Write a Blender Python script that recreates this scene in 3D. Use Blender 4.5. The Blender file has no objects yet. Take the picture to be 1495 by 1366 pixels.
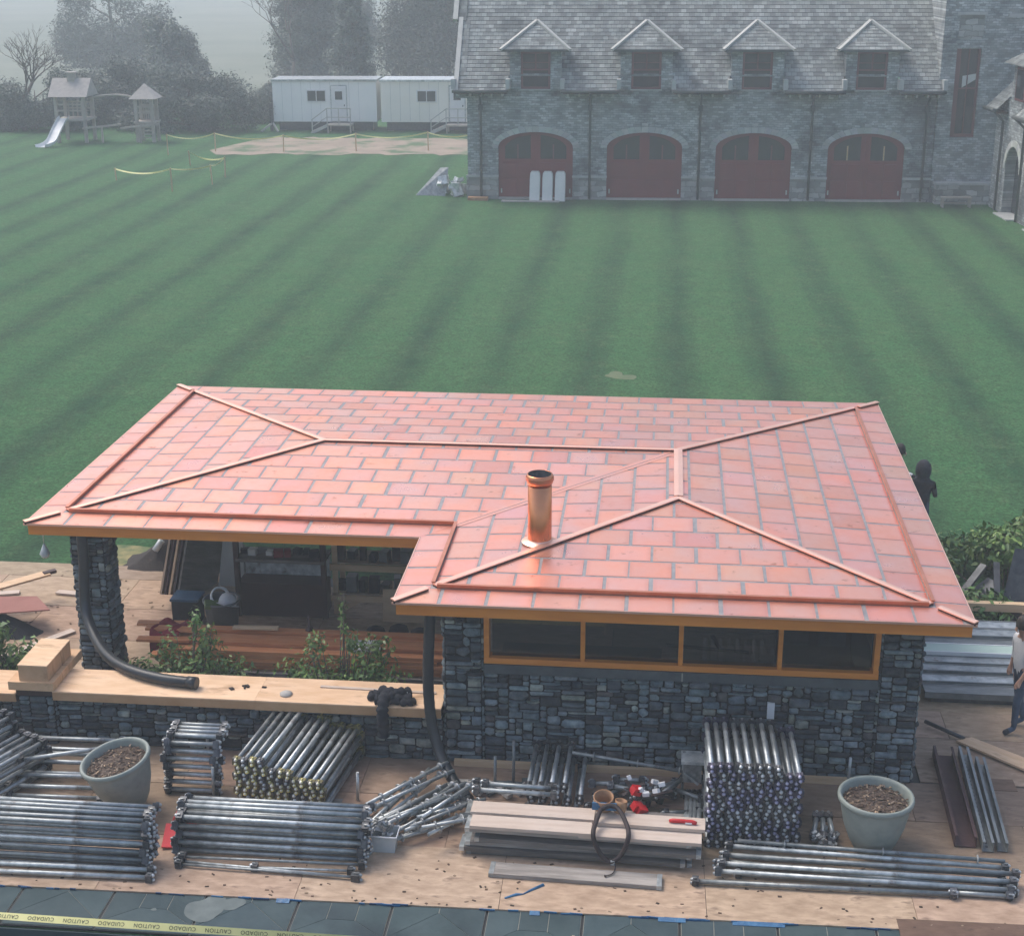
import bpy, math, random
import numpy as np
from mathutils import Vector, Matrix, Euler

R = math.radians
random.seed(7)
NR = np.random.RandomState(11)
SC = bpy.context.scene
COL = SC.collection

# ------------------------------------------------------------------ camera, sky, sun, exposure
cam_d = bpy.data.cameras.new('camera')
cam = bpy.data.objects.new('camera', cam_d)
COL.objects.link(cam)
YAW, PITCH, ROLL = -0.10213, 0.33305, -0.00364
_f = Vector((math.sin(YAW)*math.cos(PITCH), math.cos(YAW)*math.cos(PITCH), -math.sin(PITCH)))
_r0 = Vector((math.cos(YAW), -math.sin(YAW), 0)); _u0 = _r0.cross(_f)
_r = _r0*math.cos(ROLL) + _u0*math.sin(ROLL); _u = _u0*math.cos(ROLL) - _r0*math.sin(ROLL)
cam.matrix_world = Matrix(((_r.x, _u.x, -_f.x, 9.3746), (_r.y, _u.y, -_f.y, -20.0347), (_r.z, _u.z, -_f.z, 10.6719), (0, 0, 0, 1)))
cam_d.sensor_fit = 'HORIZONTAL'; cam_d.sensor_width = 36; cam_d.lens = 52.723
cam_d.clip_start = 0.1; cam_d.clip_end = 2000
SC.camera = cam

SUN_EL, SUN_AZ = R(56), R(-58)          # azimuth from +Y towards +X: the veiled sun stands high on the left, a little beyond the pavilion
world = bpy.data.worlds.new('World'); SC.world = world; world.use_nodes = True
wn = world.node_tree.nodes; wl = world.node_tree.links
sky = wn.new('ShaderNodeTexSky'); sky.sky_type = 'NISHITA'; sky.sun_disc = False
sky.sun_elevation = SUN_EL; sky.sun_rotation = SUN_AZ; sky.altitude = 0; sky.air_density = 1.0; sky.dust_density = 4.0; sky.ozone_density = 1.5
wn['Background'].inputs['Strength'].default_value = 0.15
wl.new(sky.outputs[0], wn['Background'].inputs['Color'])
sun_d = bpy.data.lights.new('sun', 'SUN'); sun_d.energy = 1.0; sun_d.angle = R(28); sun_d.color = (1, 0.96, 0.9)
sun = bpy.data.objects.new('sun', sun_d); COL.objects.link(sun)
_sd = Vector((math.sin(SUN_AZ)*math.cos(SUN_EL), math.cos(SUN_AZ)*math.cos(SUN_EL), math.sin(SUN_EL)))
sun.rotation_euler = (-_sd).to_track_quat('-Z', 'Y').to_euler(); sun.location = (-30, -20, 60)

SC.view_settings.view_transform = 'Standard'; SC.view_settings.look = 'None'
SC.view_settings.exposure = 0.60; SC.view_settings.gamma = 1.0; SC.view_settings.use_curve_mapping = False
SC.render.engine = 'CYCLES'
SC.cycles.use_denoising = True
SC.cycles.max_bounces = 6; SC.cycles.diffuse_bounces = 3; SC.cycles.glossy_bounces = 3
SC.cycles.transparent_max_bounces = 8; SC.cycles.volume_bounces = 2; SC.cycles.sample_clamp_indirect = 4

# ------------------------------------------------------------------ helpers
class MB:
    """collects shapes into one mesh"""
    def __init__(s): s.v = []; s.f = []; s.c = []; s.sm = []; s.col = (1, 1, 1)
    def add(s, vs, fs, smooth=False):
        b = len(s.v); s.v += [tuple(p) for p in vs]; s.c += [s.col]*len(vs)
        s.f += [tuple(i+b for i in f) for f in fs]; s.sm += [smooth]*len(fs); return s
    def box(s, x0, x1, y0, y1, z0, z1):
        return s.add([(x0,y0,z0),(x1,y0,z0),(x1,y1,z0),(x0,y1,z0),(x0,y0,z1),(x1,y0,z1),(x1,y1,z1),(x0,y1,z1)],
                     [(0,3,2,1),(4,5,6,7),(0,1,5,4),(1,2,6,5),(2,3,7,6),(3,0,4,7)])
    def obox(s, c, size, rot=(0,0,0)):
        m = Euler(rot).to_matrix(); c = Vector(c); hx, hy, hz = [q/2 for q in size]
        vs = [c + m @ Vector((sx*hx, sy*hy, sz*hz)) for sz in (-1,1) for sx, sy in ((-1,-1),(1,-1),(1,1),(-1,1))]
        return s.add(vs, [(0,3,2,1),(4,5,6,7),(0,1,5,4),(1,2,6,5),(2,3,7,6),(3,0,4,7)])
    def bar(s, p0, p1, w, h, up=(0,0,1)):
        p0, p1 = Vector(p0), Vector(p1); d = (p1-p0).normalized(); u = Vector(up)
        if abs(d.dot(u)) > .98: u = Vector((0,1,0))
        x = d.cross(u).normalized(); u = x.cross(d)
        o = [x*(a*w/2)+u*(b*h/2) for a, b in ((-1,-1),(1,-1),(1,1),(-1,1))]
        return s.add([p0+q for q in o]+[p1+q for q in o], [(0,1,2,3),(7,6,5,4),(0,4,5,1),(1,5,6,2),(2,6,7,3),(3,7,4,0)])
    def sweep(s, pts, r, n=8, cap=True):
        pts = [Vector(p) for p in pts]; k = len(pts); rs = r if isinstance(r, (list, tuple)) else [r]*k
        ref = None; vs = []
        for i, p in enumerate(pts):
            d = (pts[min(i+1,k-1)]-pts[max(i-1,0)]).normalized()
            if ref is None:
                ref = Vector((0,0,1)) if abs(d.z) < .9 else Vector((0,1,0))
            x = d.cross(ref).normalized(); ref = x.cross(d).normalized()
            vs += [p + (x*math.cos(2*math.pi*j/n)+ref*math.sin(2*math.pi*j/n))*rs[i] for j in range(n)]
        fs = [(i*n+j, i*n+(j+1)%n, (i+1)*n+(j+1)%n, (i+1)*n+j) for i in range(k-1) for j in range(n)]
        s.add(vs, fs, True)
        if cap:
            b = len(s.v)-len(vs); s.f += [tuple(b+j for j in range(n))[::-1], tuple(b+(k-1)*n+j for j in range(n))]; s.sm += [False]*2
        return s
    def tube(s, p0, p1, r, n=8, cap=True): return s.sweep([p0, p1], r, n, cap)
    def lathe(s, prof, n=24, c=(0,0,0), rot=(0,0,0), smooth=True):
        m = Euler(rot).to_matrix(); c = Vector(c); k = len(prof)
        vs = [c + m @ Vector((r*math.cos(2*math.pi*j/n), r*math.sin(2*math.pi*j/n), z)) for r, z in prof for j in range(n)]
        return s.add(vs, [(i*n+j, i*n+(j+1)%n, (i+1)*n+(j+1)%n, (i+1)*n+j) for i in range(k-1) for j in range(n)], smooth)
    def prism(s, bot, top):
        n = len(bot)
        return s.add(list(bot)+list(top), [tuple(range(n))[::-1], tuple(range(n, 2*n))] + [(i, (i+1)%n, n+(i+1)%n, n+i) for i in range(n)])
    def join(s, o):
        b = len(s.v); s.v += o.v; s.c += o.c; s.f += [tuple(i+b for i in f) for f in o.f]; s.sm += o.sm; return s
    def build(s, name, mat, parent=None, kind=None, world=False):
        me = bpy.data.meshes.new(name)
        vs = s.v
        if world and parent is not None:
            o = root_loc(parent); vs = [(a-o[0], b-o[1], c-o[2]) for a, b, c in vs]
        me.from_pydata(vs, [], s.f)
        a = me.attributes.new('col', 'FLOAT_COLOR', 'POINT')
        a.data.foreach_set('color', np.hstack([np.array(s.c, dtype=np.float32).reshape(-1,3), np.ones((len(s.c),1), np.float32)]).ravel())
        if any(s.sm): me.polygons.foreach_set('use_smooth', s.sm)
        me.materials.append(mat)
        return link(name, me, parent, kind)

def link(name, me, parent=None, kind=None):
    o = bpy.data.objects.new(name, me); COL.objects.link(o)
    if parent is not None: o.parent = parent
    if kind: o['kind'] = kind
    return o
def root_loc(o):
    l = Vector((0,0,0))
    while o is not None: l += o.location; o = o.parent
    return l
def tag(o, label, cat, group=None):
    o['label'] = label; o['category'] = cat
    if group: o['group'] = group
    return o
def thing(name, label, cat, loc=(0,0,0), rz=0, group=None):
    o = bpy.data.objects.new(name, None); COL.objects.link(o); o.empty_display_size = .2
    o.location = loc; o.rotation_euler = (0, 0, rz)
    return tag(o, label, cat, group)
def dup(o, parent=None):
    c = o.copy(); COL.objects.link(c); c.parent = parent
    for ch in o.children: dup(ch, c)
    return c

def mat(name, c1, c2=None, scale=4., rough=.6, metal=0., bump=0., bscale=None, stretch=(1,1,1), objrand=0., c3=None, s3=.7, t3=.62, rough2=None, spec=.5, bdist=.02):
    m = bpy.data.materials.new(name); m.use_nodes = True
    nt = m.node_tree; N = nt.nodes; L = nt.links; b = N['Principled BSDF']
    b.inputs['Roughness'].default_value = rough; b.inputs['Metallic'].default_value = metal
    b.inputs['Specular IOR Level'].default_value = spec
    tc = N.new('ShaderNodeTexCoord'); mp = N.new('ShaderNodeMapping'); mp.inputs['Scale'].default_value = stretch
    L.new(tc.outputs['Object'], mp.inputs['Vector'])
    def noise(sc, det=6.):
        n = N.new('ShaderNodeTexNoise'); n.inputs['Scale'].default_value = sc; n.inputs['Detail'].default_value = det
        n.inputs['Roughness'].default_value = .62; L.new(mp.outputs[0], n.inputs['Vector']); return n
    n1 = noise(scale); rp = N.new('ShaderNodeValToRGB')
    rp.color_ramp.elements[0].position = .34; rp.color_ramp.elements[1].position = .66
    rp.color_ramp.elements[0].color = (*c1, 1); rp.color_ramp.elements[1].color = (*(c2 or c1), 1)
    L.new(n1.outputs['Fac'], rp.inputs['Fac']); out = rp.outputs['Color']
    def mix(kind, fac, a, bb):
        x = N.new('ShaderNodeMix'); x.data_type = 'RGBA'; x.blend_type = kind
        for sock, val in ((x.inputs[0], fac), (x.inputs[6], a), (x.inputs[7], bb)):
            if isinstance(val, (int, float)): sock.default_value = val
            elif isinstance(val, tuple): sock.default_value = (*val, 1)
            else: L.new(val, sock)
        return x.outputs[2]
    if c3:
        n3 = noise(s3, 8.); r3 = N.new('ShaderNodeMapRange'); r3.inputs[1].default_value = t3; r3.inputs[2].default_value = t3+.12
        L.new(n3.outputs['Fac'], r3.inputs[0]); out = mix('MIX', r3.outputs[0], out, c3)
    at = N.new('ShaderNodeAttribute'); at.attribute_name = 'col'
    out = mix('MULTIPLY', 1., out, at.outputs['Color'])
    if objrand:
        oi = N.new('ShaderNodeObjectInfo'); mr = N.new('ShaderNodeMapRange')
        mr.inputs[3].default_value = 1-objrand; mr.inputs[4].default_value = 1+objrand; L.new(oi.outputs['Random'], mr.inputs[0])
        out = mix('MULTIPLY', 1., out, mr.outputs[0])
    L.new(out, b.inputs['Base Color'])
    if rough2 is not None:
        mr = N.new('ShaderNodeMapRange'); mr.inputs[1].default_value = .3; mr.inputs[2].default_value = .7
        mr.inputs[3].default_value = rough; mr.inputs[4].default_value = rough2; L.new(n1.outputs['Fac'], mr.inputs[0]); L.new(mr.outputs[0], b.inputs['Roughness'])
    if bump:
        n2 = noise(bscale or scale*3, 5.); bp = N.new('ShaderNodeBump'); bp.inputs['Strength'].default_value = bump; bp.inputs['Distance'].default_value = bdist
        L.new(n2.outputs['Fac'], bp.inputs['Height']); L.new(bp.outputs[0], b.inputs['Normal'])
    return m

def brick_mat(name, c1, c2, mortar, bw, rh, msize=.012, rough=.85, bump=.6, distort=.05, axis='XZ', off=.5):
    """coursed stone or shingles too small in the view to build piece by piece"""
    m = mat(name, c1, c2, 1.6, rough, c3=tuple(q*.62 for q in c1), s3=.42, t3=.52); nt = m.node_tree; N = nt.nodes; L = nt.links; b = N['Principled BSDF']
    tc = N.new('ShaderNodeTexCoord'); sp = N.new('ShaderNodeSeparateXYZ'); cb = N.new('ShaderNodeCombineXYZ')
    L.new(tc.outputs['Object'], sp.inputs[0]); L.new(sp.outputs[axis[0]], cb.inputs[0]); L.new(sp.outputs[axis[1]], cb.inputs[1])
    nz = N.new('ShaderNodeTexNoise'); nz.inputs['Scale'].default_value = 3.4; nz.inputs['Detail'].default_value = 4
    L.new(cb.outputs[0], nz.inputs['Vector'])
    va = N.new('ShaderNodeVectorMath'); va.operation = 'MULTIPLY_ADD'; va.inputs[1].default_value = (distort*2, distort, 0)
    L.new(nz.outputs['Color'], va.inputs[0]); L.new(cb.outputs[0], va.inputs[2])
    br = N.new('ShaderNodeTexBrick'); br.offset = off; br.inputs['Scale'].default_value = 1; br.inputs['Brick Width'].default_value = bw; br.inputs['Row Height'].default_value = rh
    br.inputs['Mortar Size'].default_value = msize; br.inputs['Mortar Smooth'].default_value = .4; br.inputs['Bias'].default_value = -.1
    br.inputs['Color1'].default_value = (.62,.62,.62,1); br.inputs['Color2'].default_value = (1.38,1.38,1.38,1); br.inputs['Mortar'].default_value = (*[q*1.0 for q in mortar], 1)
    L.new(va.outputs[0], br.inputs['Vector'])
    old = b.inputs['Base Color'].links[0].from_socket
    x = N.new('ShaderNodeMix'); x.data_type = 'RGBA'; x.blend_type = 'MULTIPLY'; x.inputs[0].default_value = 1
    L.new(old, x.inputs[6]); L.new(br.outputs['Color'], x.inputs[7]); L.new(x.outputs[2], b.inputs['Base Color'])
    bp = N.new('ShaderNodeBump'); bp.inputs['Strength'].default_value = bump; bp.inputs['Distance'].default_value = .03; bp.invert = True
    L.new(br.outputs['Fac'], bp.inputs['Height']); L.new(bp.outputs[0], b.inputs['Normal'])
    return m

def jig(c, a):
    k = 1 + random.uniform(-a, a); return tuple(max(0, q*k*(1+random.uniform(-a*.25, a*.25))) for q in c)

M = {}
M['copper'] = mat('copper', (.93,.48,.37), (.85,.39,.28), 1.7, .26, .84, .16, 2.6, c3=(.52,.20,.12), s3=5.0, t3=.62, rough2=.46)
M['copper_trim'] = mat('copper_trim', (.96,.60,.46), (.92,.53,.39), 2., .40, .8, .03, 6)
M['copper_fin'] = mat('copper_fin', (.62,.22,.12), (.75,.30,.18), 3., .36, .9)
M['copper_flue'] = mat('copper_flue', (.80,.32,.16), (.68,.25,.12), 5., .24, 1., .03, 7, c3=(.5,.2,.1), s3=3, t3=.6)
M['solder'] = mat('solder', (.24,.245,.25), (.36,.34,.33), 9., .5, .4, .2, 30)
M['cedar_trim'] = mat('cedar_trim', (.74,.27,.045), (.62,.21,.035), 1.2, .42, 0, .1, 12, (1,6,6))
M['stone'] = mat('slate_stone', (.056,.074,.082), (.155,.176,.180), 7., .78, 0, .9, 16, c3=(.16,.17,.165), s3=5, t3=.66, bdist=.03)
M['mortar'] = mat('dark_joint', (.010,.011,.012), (.018,.019,.02), 10, .95)
M['ledge'] = mat('slate_ledge', (.05,.062,.068), (.085,.10,.105), 4, .6, 0, .3, 12, c3=(.2,.21,.2), s3=8, t3=.70)
M['ply'] = mat('plywood', (.29,.205,.14), (.48,.36,.26), 2.6, .78, 0, .15, 14, (1,2.6,1), c3=(.20,.14,.10), s3=2.4, t3=.57)
M['ply_fresh'] = mat('fresh_plywood', (.60,.39,.22), (.72,.51,.33), 2.2, .7, 0, .10, 18, (1,4,1), c3=(.40,.25,.14), s3=1.6, t3=.58)
M['cedar'] = mat('cedar_board', (.55,.20,.075), (.66,.28,.12), 3., .6, 0, .1, 16, (.5,5,5), objrand=.25)
M['old_plank'] = mat('weathered_plank', (.15,.135,.12), (.31,.28,.25), 2.5, .8, 0, .35, 14, (.6,5,5), objrand=.55)
M['pale_plank'] = mat('bleached_plank', (.52,.41,.33), (.62,.52,.44), 2.5, .75, 0, .25, 14, (.6,5,5), c3=(.33,.27,.22), s3=1.5)
M['lumber'] = mat('raw_lumber', (.55,.38,.22), (.66,.48,.30), 2.5, .7, 0, .1, 14, (.6,5,5), objrand=.12)
M['dark_wood'] = mat('dark_wood', (.038,.014,.012), (.06,.022,.018), 3, .6, 0, .1, 12)
M['galv'] = mat('galvanised_steel', (.24,.27,.28), (.50,.53,.53), 6., .38, .55, .12, 30, objrand=.45, c3=(.12,.08,.06), s3=4.5, t3=.60, rough2=.52)
M['cast'] = mat('cast_coupling', (.22,.235,.24), (.42,.43,.43), 14., .45, .6, .3, 40, objrand=.3)
M['cast_yellow'] = mat('yellow_painted_coupling', (.60,.50,.12), (.45,.42,.25), 9., .5, .15, .2, 30, objrand=.35, c3=(.5,.5,.48), s3=9, t3=.5)
M['cast_violet'] = mat('violet_tinted_coupling', (.13,.12,.22), (.40,.40,.44), 9., .45, .4, .2, 30, objrand=.35)
M['dark_steel'] = mat('dark_steel', (.05,.055,.06), (.10,.105,.11), 8, .5, .6, .1, 20)
M['alu'] = mat('aluminium', (.13,.145,.15), (.24,.26,.26), 3, .5, .35, .05, 12, (1,4,1), objrand=.2)
M['rust'] = mat('rusty_primer', (.07,.035,.035), (.10,.05,.045), 5, .7, .2, .2, 20)
M['black_pipe'] = mat('black_plastic', (.012,.016,.02), (.022,.027,.032), 6, .42)
M['pot'] = mat('glazed_clay', (.215,.25,.225), (.31,.335,.30), 3.2, .55, 0, .15, 14, c3=(.16,.22,.19), s3=1.6, t3=.55)
M['soil'] = mat('bark_mulch', (.05,.035,.028), (.16,.115,.085), 26, .95, 0, 1., 40)
M['mulch'] = mat('mulch_chip', (.20,.15,.11), (.30,.23,.17), 20, .9)
M['earth'] = mat('dark_earth', (.022,.018,.018), (.05,.04,.036), 3, .95, 0, 1., 9)
M['dirt'] = mat('bare_dirt', (.28,.22,.17), (.36,.29,.22), .8, .95, 0, .4, 5, c3=(.09,.15,.07), s3=.45, t3=.50)
M['straw'] = mat('dead_grass', (.055,.12,.05), (.33,.28,.13), 2.6, .95, 0, .8, 30)
M['field'] = mat('fog_pale_grass', (.15,.18,.14), (.22,.24,.19), .05, .95, 0, .5, 4)  # ground colour paled to stand in for dense fog
M['bleached'] = mat('bleached_grass', (.13,.16,.08), (.09,.14,.065), 6., .95, 0, .8, 30)
M['white'] = mat('white_plastic', (.78,.79,.79), (.7,.71,.71), 3, .45)
M['offwhite'] = mat('offwhite_sheet', (.70,.70,.66), (.60,.61,.58), 2, .6)
M['trailer'] = mat('white_siding', (.88,.88,.86), (.82,.83,.81), .7, .5)
M['trailer_cream'] = mat('cream_siding', (.88,.86,.78), (.83,.81,.73), .7, .5)
M['glass_dark'] = mat('dark_glass', (.02,.025,.03), (.03,.035,.04), 2, .08)
M['red_door'] = mat('oxblood_paint', (.17,.018,.022), (.21,.024,.026), 1.5, .45)
M['red_frame'] = mat('oxblood_frame', (.13,.04,.045), (.16,.05,.05), 2, .5)
M['copper_green'] = mat('aged_copper', (.06,.075,.075), (.09,.105,.10), 3, .6, .3)
M['trim_pale'] = mat('pale_trim', (.50,.50,.46), (.42,.42,.39), 3, .7)
M['play_wood'] = mat('greyed_cedar', (.34,.30,.26), (.44,.40,.35), 3, .85)
M['play_roof'] = mat('greyed_shingle', (.36,.33,.30), (.46,.42,.38), 5, .9)
M['tape'] = mat('yellow_tape', (.76,.72,.32), (.70,.65,.26), 3, .45)
M['ink'] = mat('black_ink', (.02,.02,.02), None, 3, .6)
M['red'] = mat('red_plastic', (.62,.02,.025), (.5,.015,.02), 3, .4)
M['red_cloth'] = mat('dark_red_cloth', (.16,.008,.016), (.23,.013,.022), 6, .9, 0, .5, 9)
M['red_board'] = mat('red_brown_board', (.28,.115,.09), (.34,.15,.12), 2, .8)
M['blue_tarp'] = mat('blue_plastic', (.02,.10,.22), (.04,.18,.34), 7, .4, 0, .6, 20)
M['dark_cloth'] = mat('navy_cloth', (.008,.010,.016), (.016,.018,.026), 9, .92, 0, .5, 14)
M['hoodie'] = mat('charcoal_fleece', (.020,.023,.032), (.04,.044,.056), 9, .92, 0, .5, 14)
M['denim'] = mat('denim', (.03,.055,.10), (.05,.085,.14), 12, .9, 0, .4, 30)
M['shirt'] = mat('white_cotton', (.66,.67,.70), (.58,.60,.63), 5, .9, 0, .5, 8)
M['skin'] = mat('skin', (.38,.22,.15), (.42,.25,.18), 6, .55)
M['shoe'] = mat('dark_shoe', (.015,.016,.02), (.03,.03,.034), 8, .7)
M['hair'] = mat('dark_hair', (.015,.012,.01), (.03,.022,.018), 20, .7, 0, .5, 40)
M['grey_bin'] = mat('grey_plastic', (.10,.115,.12), (.13,.145,.15), 4, .5)
M['leather'] = mat('tan_leather', (.30,.15,.07), (.4,.22,.11), 8, .6)
M['strap'] = mat('dark_strap', (.025,.016,.018), (.04,.025,.025), 8, .7)
M['clear'] = mat('milky_plastic', (.45,.50,.52), (.52,.56,.58), 4, .3)
M['paver'] = mat('bluestone', (.034,.058,.064), (.058,.088,.094), 1.5, .7, 0, .25, 12, spec=.25, c3=(.026,.042,.05), s3=.6, t3=.55)
M['paver_mortar'] = mat('pale_mortar', (.26,.26,.22), (.34,.33,.28), 9, .9)
M['paver_joint'] = mat('black_joint', (.008,.010,.012), (.014,.016,.018), 5, .6)
M['stain'] = mat('dried_splash', (.08,.105,.105), (.14,.17,.165), 3, .7)
M['leaf'] = mat('shrub_leaf', (.085,.16,.04), (.15,.24,.065), 3, .5)
M['leaf_fogged'] = mat('fog_paled_leaf', (.10,.125,.105), (.14,.165,.135), 1, .6)  # foliage lightened so distant trees look faded by fog
M['bark'] = mat('bark', (.10,.08,.065), (.15,.12,.10), 8, .9, 0, .6, 20)
M['concrete'] = mat('concrete', (.38,.36,.33), (.46,.44,.40), 3, .85, 0, .2, 12)
M['hall_stone'] = brick_mat('carriage_stone', (.24,.27,.28), (.48,.50,.49), (.50,.53,.56), .25, .10, .012, distort=.11)
M['hall_stone_side'] = brick_mat('carriage_stone_side', (.24,.27,.28), (.48,.50,.49), (.50,.53,.56), .25, .10, .012, distort=.11, axis='YZ')
M['hall_base'] = brick_mat('carriage_plinth', (.30,.31,.30), (.42,.42,.40), (.6,.6,.6), .5, .24, .02, distort=.2)
M['voussoir'] = mat('arch_stone', (.36,.38,.375), (.48,.49,.475), 3, .85, 0, .4, 9)
M['shingle'] = brick_mat('grey_shingle', (.20,.225,.22), (.33,.345,.325), (.55,.55,.55), .24, .16, .012, distort=.02)
M['shingle_side'] = brick_mat('grey_shingle_side', (.22,.225,.215), (.33,.325,.30), (.55,.55,.55), .24, .16, .012, distort=.02, axis='YZ')

def glass_mat():
    m = bpy.data.materials.new('window_glass'); m.use_nodes = True; nt = m.node_tree; N = nt.nodes; L = nt.links
    N.remove(N['Principled BSDF']); tr = N.new('ShaderNodeBsdfTransparent'); tr.inputs[0].default_value = (.48,.52,.54,1)
    gl = N.new('ShaderNodeBsdfGlossy'); gl.inputs['Roughness'].default_value = .02; fr = N.new('ShaderNodeFresnel'); fr.inputs[0].default_value = 1.45
    mx = N.new('ShaderNodeMixShader'); L.new(fr.outputs[0], mx.inputs[0]); L.new(tr.outputs[0], mx.inputs[1]); L.new(gl.outputs[0], mx.inputs[2])
    L.new(mx.outputs[0], N['Material Output'].inputs['Surface']); return m
M['glass'] = glass_mat()
def water_mat():
    m = mat('pool_water', (.006,.014,.02), (.008,.018,.026), .5, .06, 0, .12, 1.2); return m
M['water'] = water_mat()

def lawn_mat():
    m = bpy.data.materials.new('mown_lawn'); m.use_nodes = True; nt = m.node_tree; N = nt.nodes; L = nt.links; b = N['Principled BSDF']
    b.inputs['Roughness'].default_value = .9; b.inputs['Specular IOR Level'].default_value = .15
    tc = N.new('ShaderNodeTexCoord'); sp = N.new('ShaderNodeSeparateXYZ'); L.new(tc.outputs['Object'], sp.inputs[0])
    def noise(s, d=6, r=.6, st=None):
        n = N.new('ShaderNodeTexNoise'); n.inputs['Scale'].default_value = s; n.inputs['Detail'].default_value = d; n.inputs['Roughness'].default_value = r
        if st:
            mp = N.new('ShaderNodeMapping'); mp.inputs['Scale'].default_value = st; L.new(tc.outputs['Object'], mp.inputs[0]); L.new(mp.outputs[0], n.inputs[0])
        else: L.new(tc.outputs['Object'], n.inputs[0])
        return n.outputs['Fac']
    def math_(op, a, bb=None, cl=False):
        x = N.new('ShaderNodeMath'); x.operation = op; x.use_clamp = cl
        for i, q in enumerate((a, bb)):
            if q is None: continue
            if isinstance(q, (int, float)): x.inputs[i].default_value = q
            else: L.new(q, x.inputs[i])
        return x.outputs[0]
    def mix(f, a, bb, kind='MIX'):
        x = N.new('ShaderNodeMix'); x.data_type = 'RGBA'; x.blend_type = kind
        for s_, q in ((x.inputs[0], f), (x.inputs[6], a), (x.inputs[7], bb)):
            if isinstance(q, (int, float)): s_.default_value = q
            elif isinstance(q, tuple): s_.default_value = (*q, 1)
            else: L.new(q, s_)
        return x.outputs[2]
    # mowing stripes along Y, 2.45 m a pair, with wavering edges
    wob = math_('MULTIPLY', math_('SUBTRACT', noise(.10, 3), .5), 1.1)
    wob = math_('ADD', wob, math_('MULTIPLY', math_('SUBTRACT', noise(1.3, 4), .5), .16))
    ph = math_('MULTIPLY', math_('ADD', sp.outputs['X'], wob), 2*math.pi/2.45)
    st = math_('COSINE', math_('SUBTRACT', ph, 2*math.pi*9.81/2.45))       # +1 where the dark stripe runs
    mr = N.new('ShaderNodeMapRange'); mr.interpolation_type = 'SMOOTHSTEP'; mr.inputs[1].default_value = -.4; mr.inputs[2].default_value = .6; L.new(st, mr.inputs[0])
    fade = N.new('ShaderNodeMapRange'); fade.inputs[1].default_value = .36; fade.inputs[2].default_value = .62; fade.inputs[3].default_value = .35; fade.inputs[4].default_value = 1.0
    L.new(noise(1., 3, .6, (.42,.035,1)), fade.inputs[0])
    ph2 = math_('MULTIPLY', math_('ADD', sp.outputs['X'], math_('MULTIPLY', wob, .6)), 2*math.pi/.82)
    st2 = N.new('ShaderNodeMapRange'); st2.inputs[1].default_value = -1; st2.inputs[2].default_value = 1; st2.inputs[3].default_value = .6; st2.inputs[4].default_value = 1.0; L.new(math_('COSINE', ph2), st2.inputs[0])
    stripe = math_('MULTIPLY', math_('MULTIPLY', mr.outputs[0], fade.outputs[0]), st2.outputs[0])
    g = mix(stripe, (.042,.128,.046), (.018,.064,.029))
    rp = N.new('ShaderNodeMapRange'); rp.inputs[1].default_value = .40; rp.inputs[2].default_value = .72; L.new(noise(.55, 8, .7), rp.inputs[0])
    g = mix(math_('MULTIPLY', rp.outputs[0], .5), g, (.072,.135,.055))
    r2 = N.new('ShaderNodeMapRange'); r2.inputs[1].default_value = .56; r2.inputs[2].default_value = .74; L.new(noise(1.6, 8, .72), r2.inputs[0])
    g = mix(math_('MULTIPLY', r2.outputs[0], .4), g, (.15,.18,.09))
    fine = N.new('ShaderNodeMapRange'); fine.inputs[1].default_value = .3; fine.inputs[2].default_value = .7; fine.inputs[3].default_value = .25; fine.inputs[4].default_value = 1.95
    L.new(noise(13, 10, .78), fine.inputs[0]); g = mix(1., g, fine.outputs[0], 'MULTIPLY')
    mid = N.new('ShaderNodeMapRange'); mid.inputs[1].default_value = .3; mid.inputs[2].default_value = .7; mid.inputs[3].default_value = .80; mid.inputs[4].default_value = 1.2
    L.new(noise(2.8, 6, .7), mid.inputs[0]); g = mix(1., g, mid.outputs[0], 'MULTIPLY')
    L.new(g, b.inputs['Base Color'])
    bp = N.new('ShaderNodeBump'); bp.inputs['Strength'].default_value = 1.; bp.inputs['Distance'].default_value = .05
    L.new(noise(22, 8, .8), bp.inputs['Height']); L.new(bp.outputs[0], b.inputs['Normal'])
    return m
M['lawn'] = lawn_mat()

# ------------------------------------------------------------------ ground, terrace, pool
g = MB(); GX, G0, G1 = 420, -60, 640
hx0, hx1, hy0, hy1 = -12, 30, -14, -5.95
for x0, x1, y0, y1 in ((-GX, hx0, G0, G1), (hx1, GX, G0, G1), (hx0, hx1, hy1, G1), (hx0, hx1, G0, hy0)):
    g.add([(x0,y0,-.06),(x1,y0,-.06),(x1,y1,-.06),(x0,y1,-.06)], [(0,1,2,3)])
g.build('lawn_ground', M['lawn'], kind='structure')
MB().add([(hx0,hy0,-.28),(hx1,hy0,-.28),(hx1,hy1,-.28),(hx0,hy1,-.28)], [(0,1,2,3)]).build('pool_water', M['water'], kind='structure')
b = MB(); b.box(hx0, hx1, hy1-.02, hy1, -.9, -.065); b.box(hx0, hx1, hy0, hy0+.02, -.9, -.065); b.box(hx0, hx0+.02, hy0+.03, hy1-.03, -.9, -.065); b.box(hx1-.02, hx1, hy0+.03, hy1-.03, -.9, -.065)
b.build('pool_wall', M['paver'], kind='structure')
terrace = MB().box(-12, 30, -5.94, 4.4, -.055, -.034).build('terrace_bed', M['paver_joint'], kind='structure')
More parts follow.
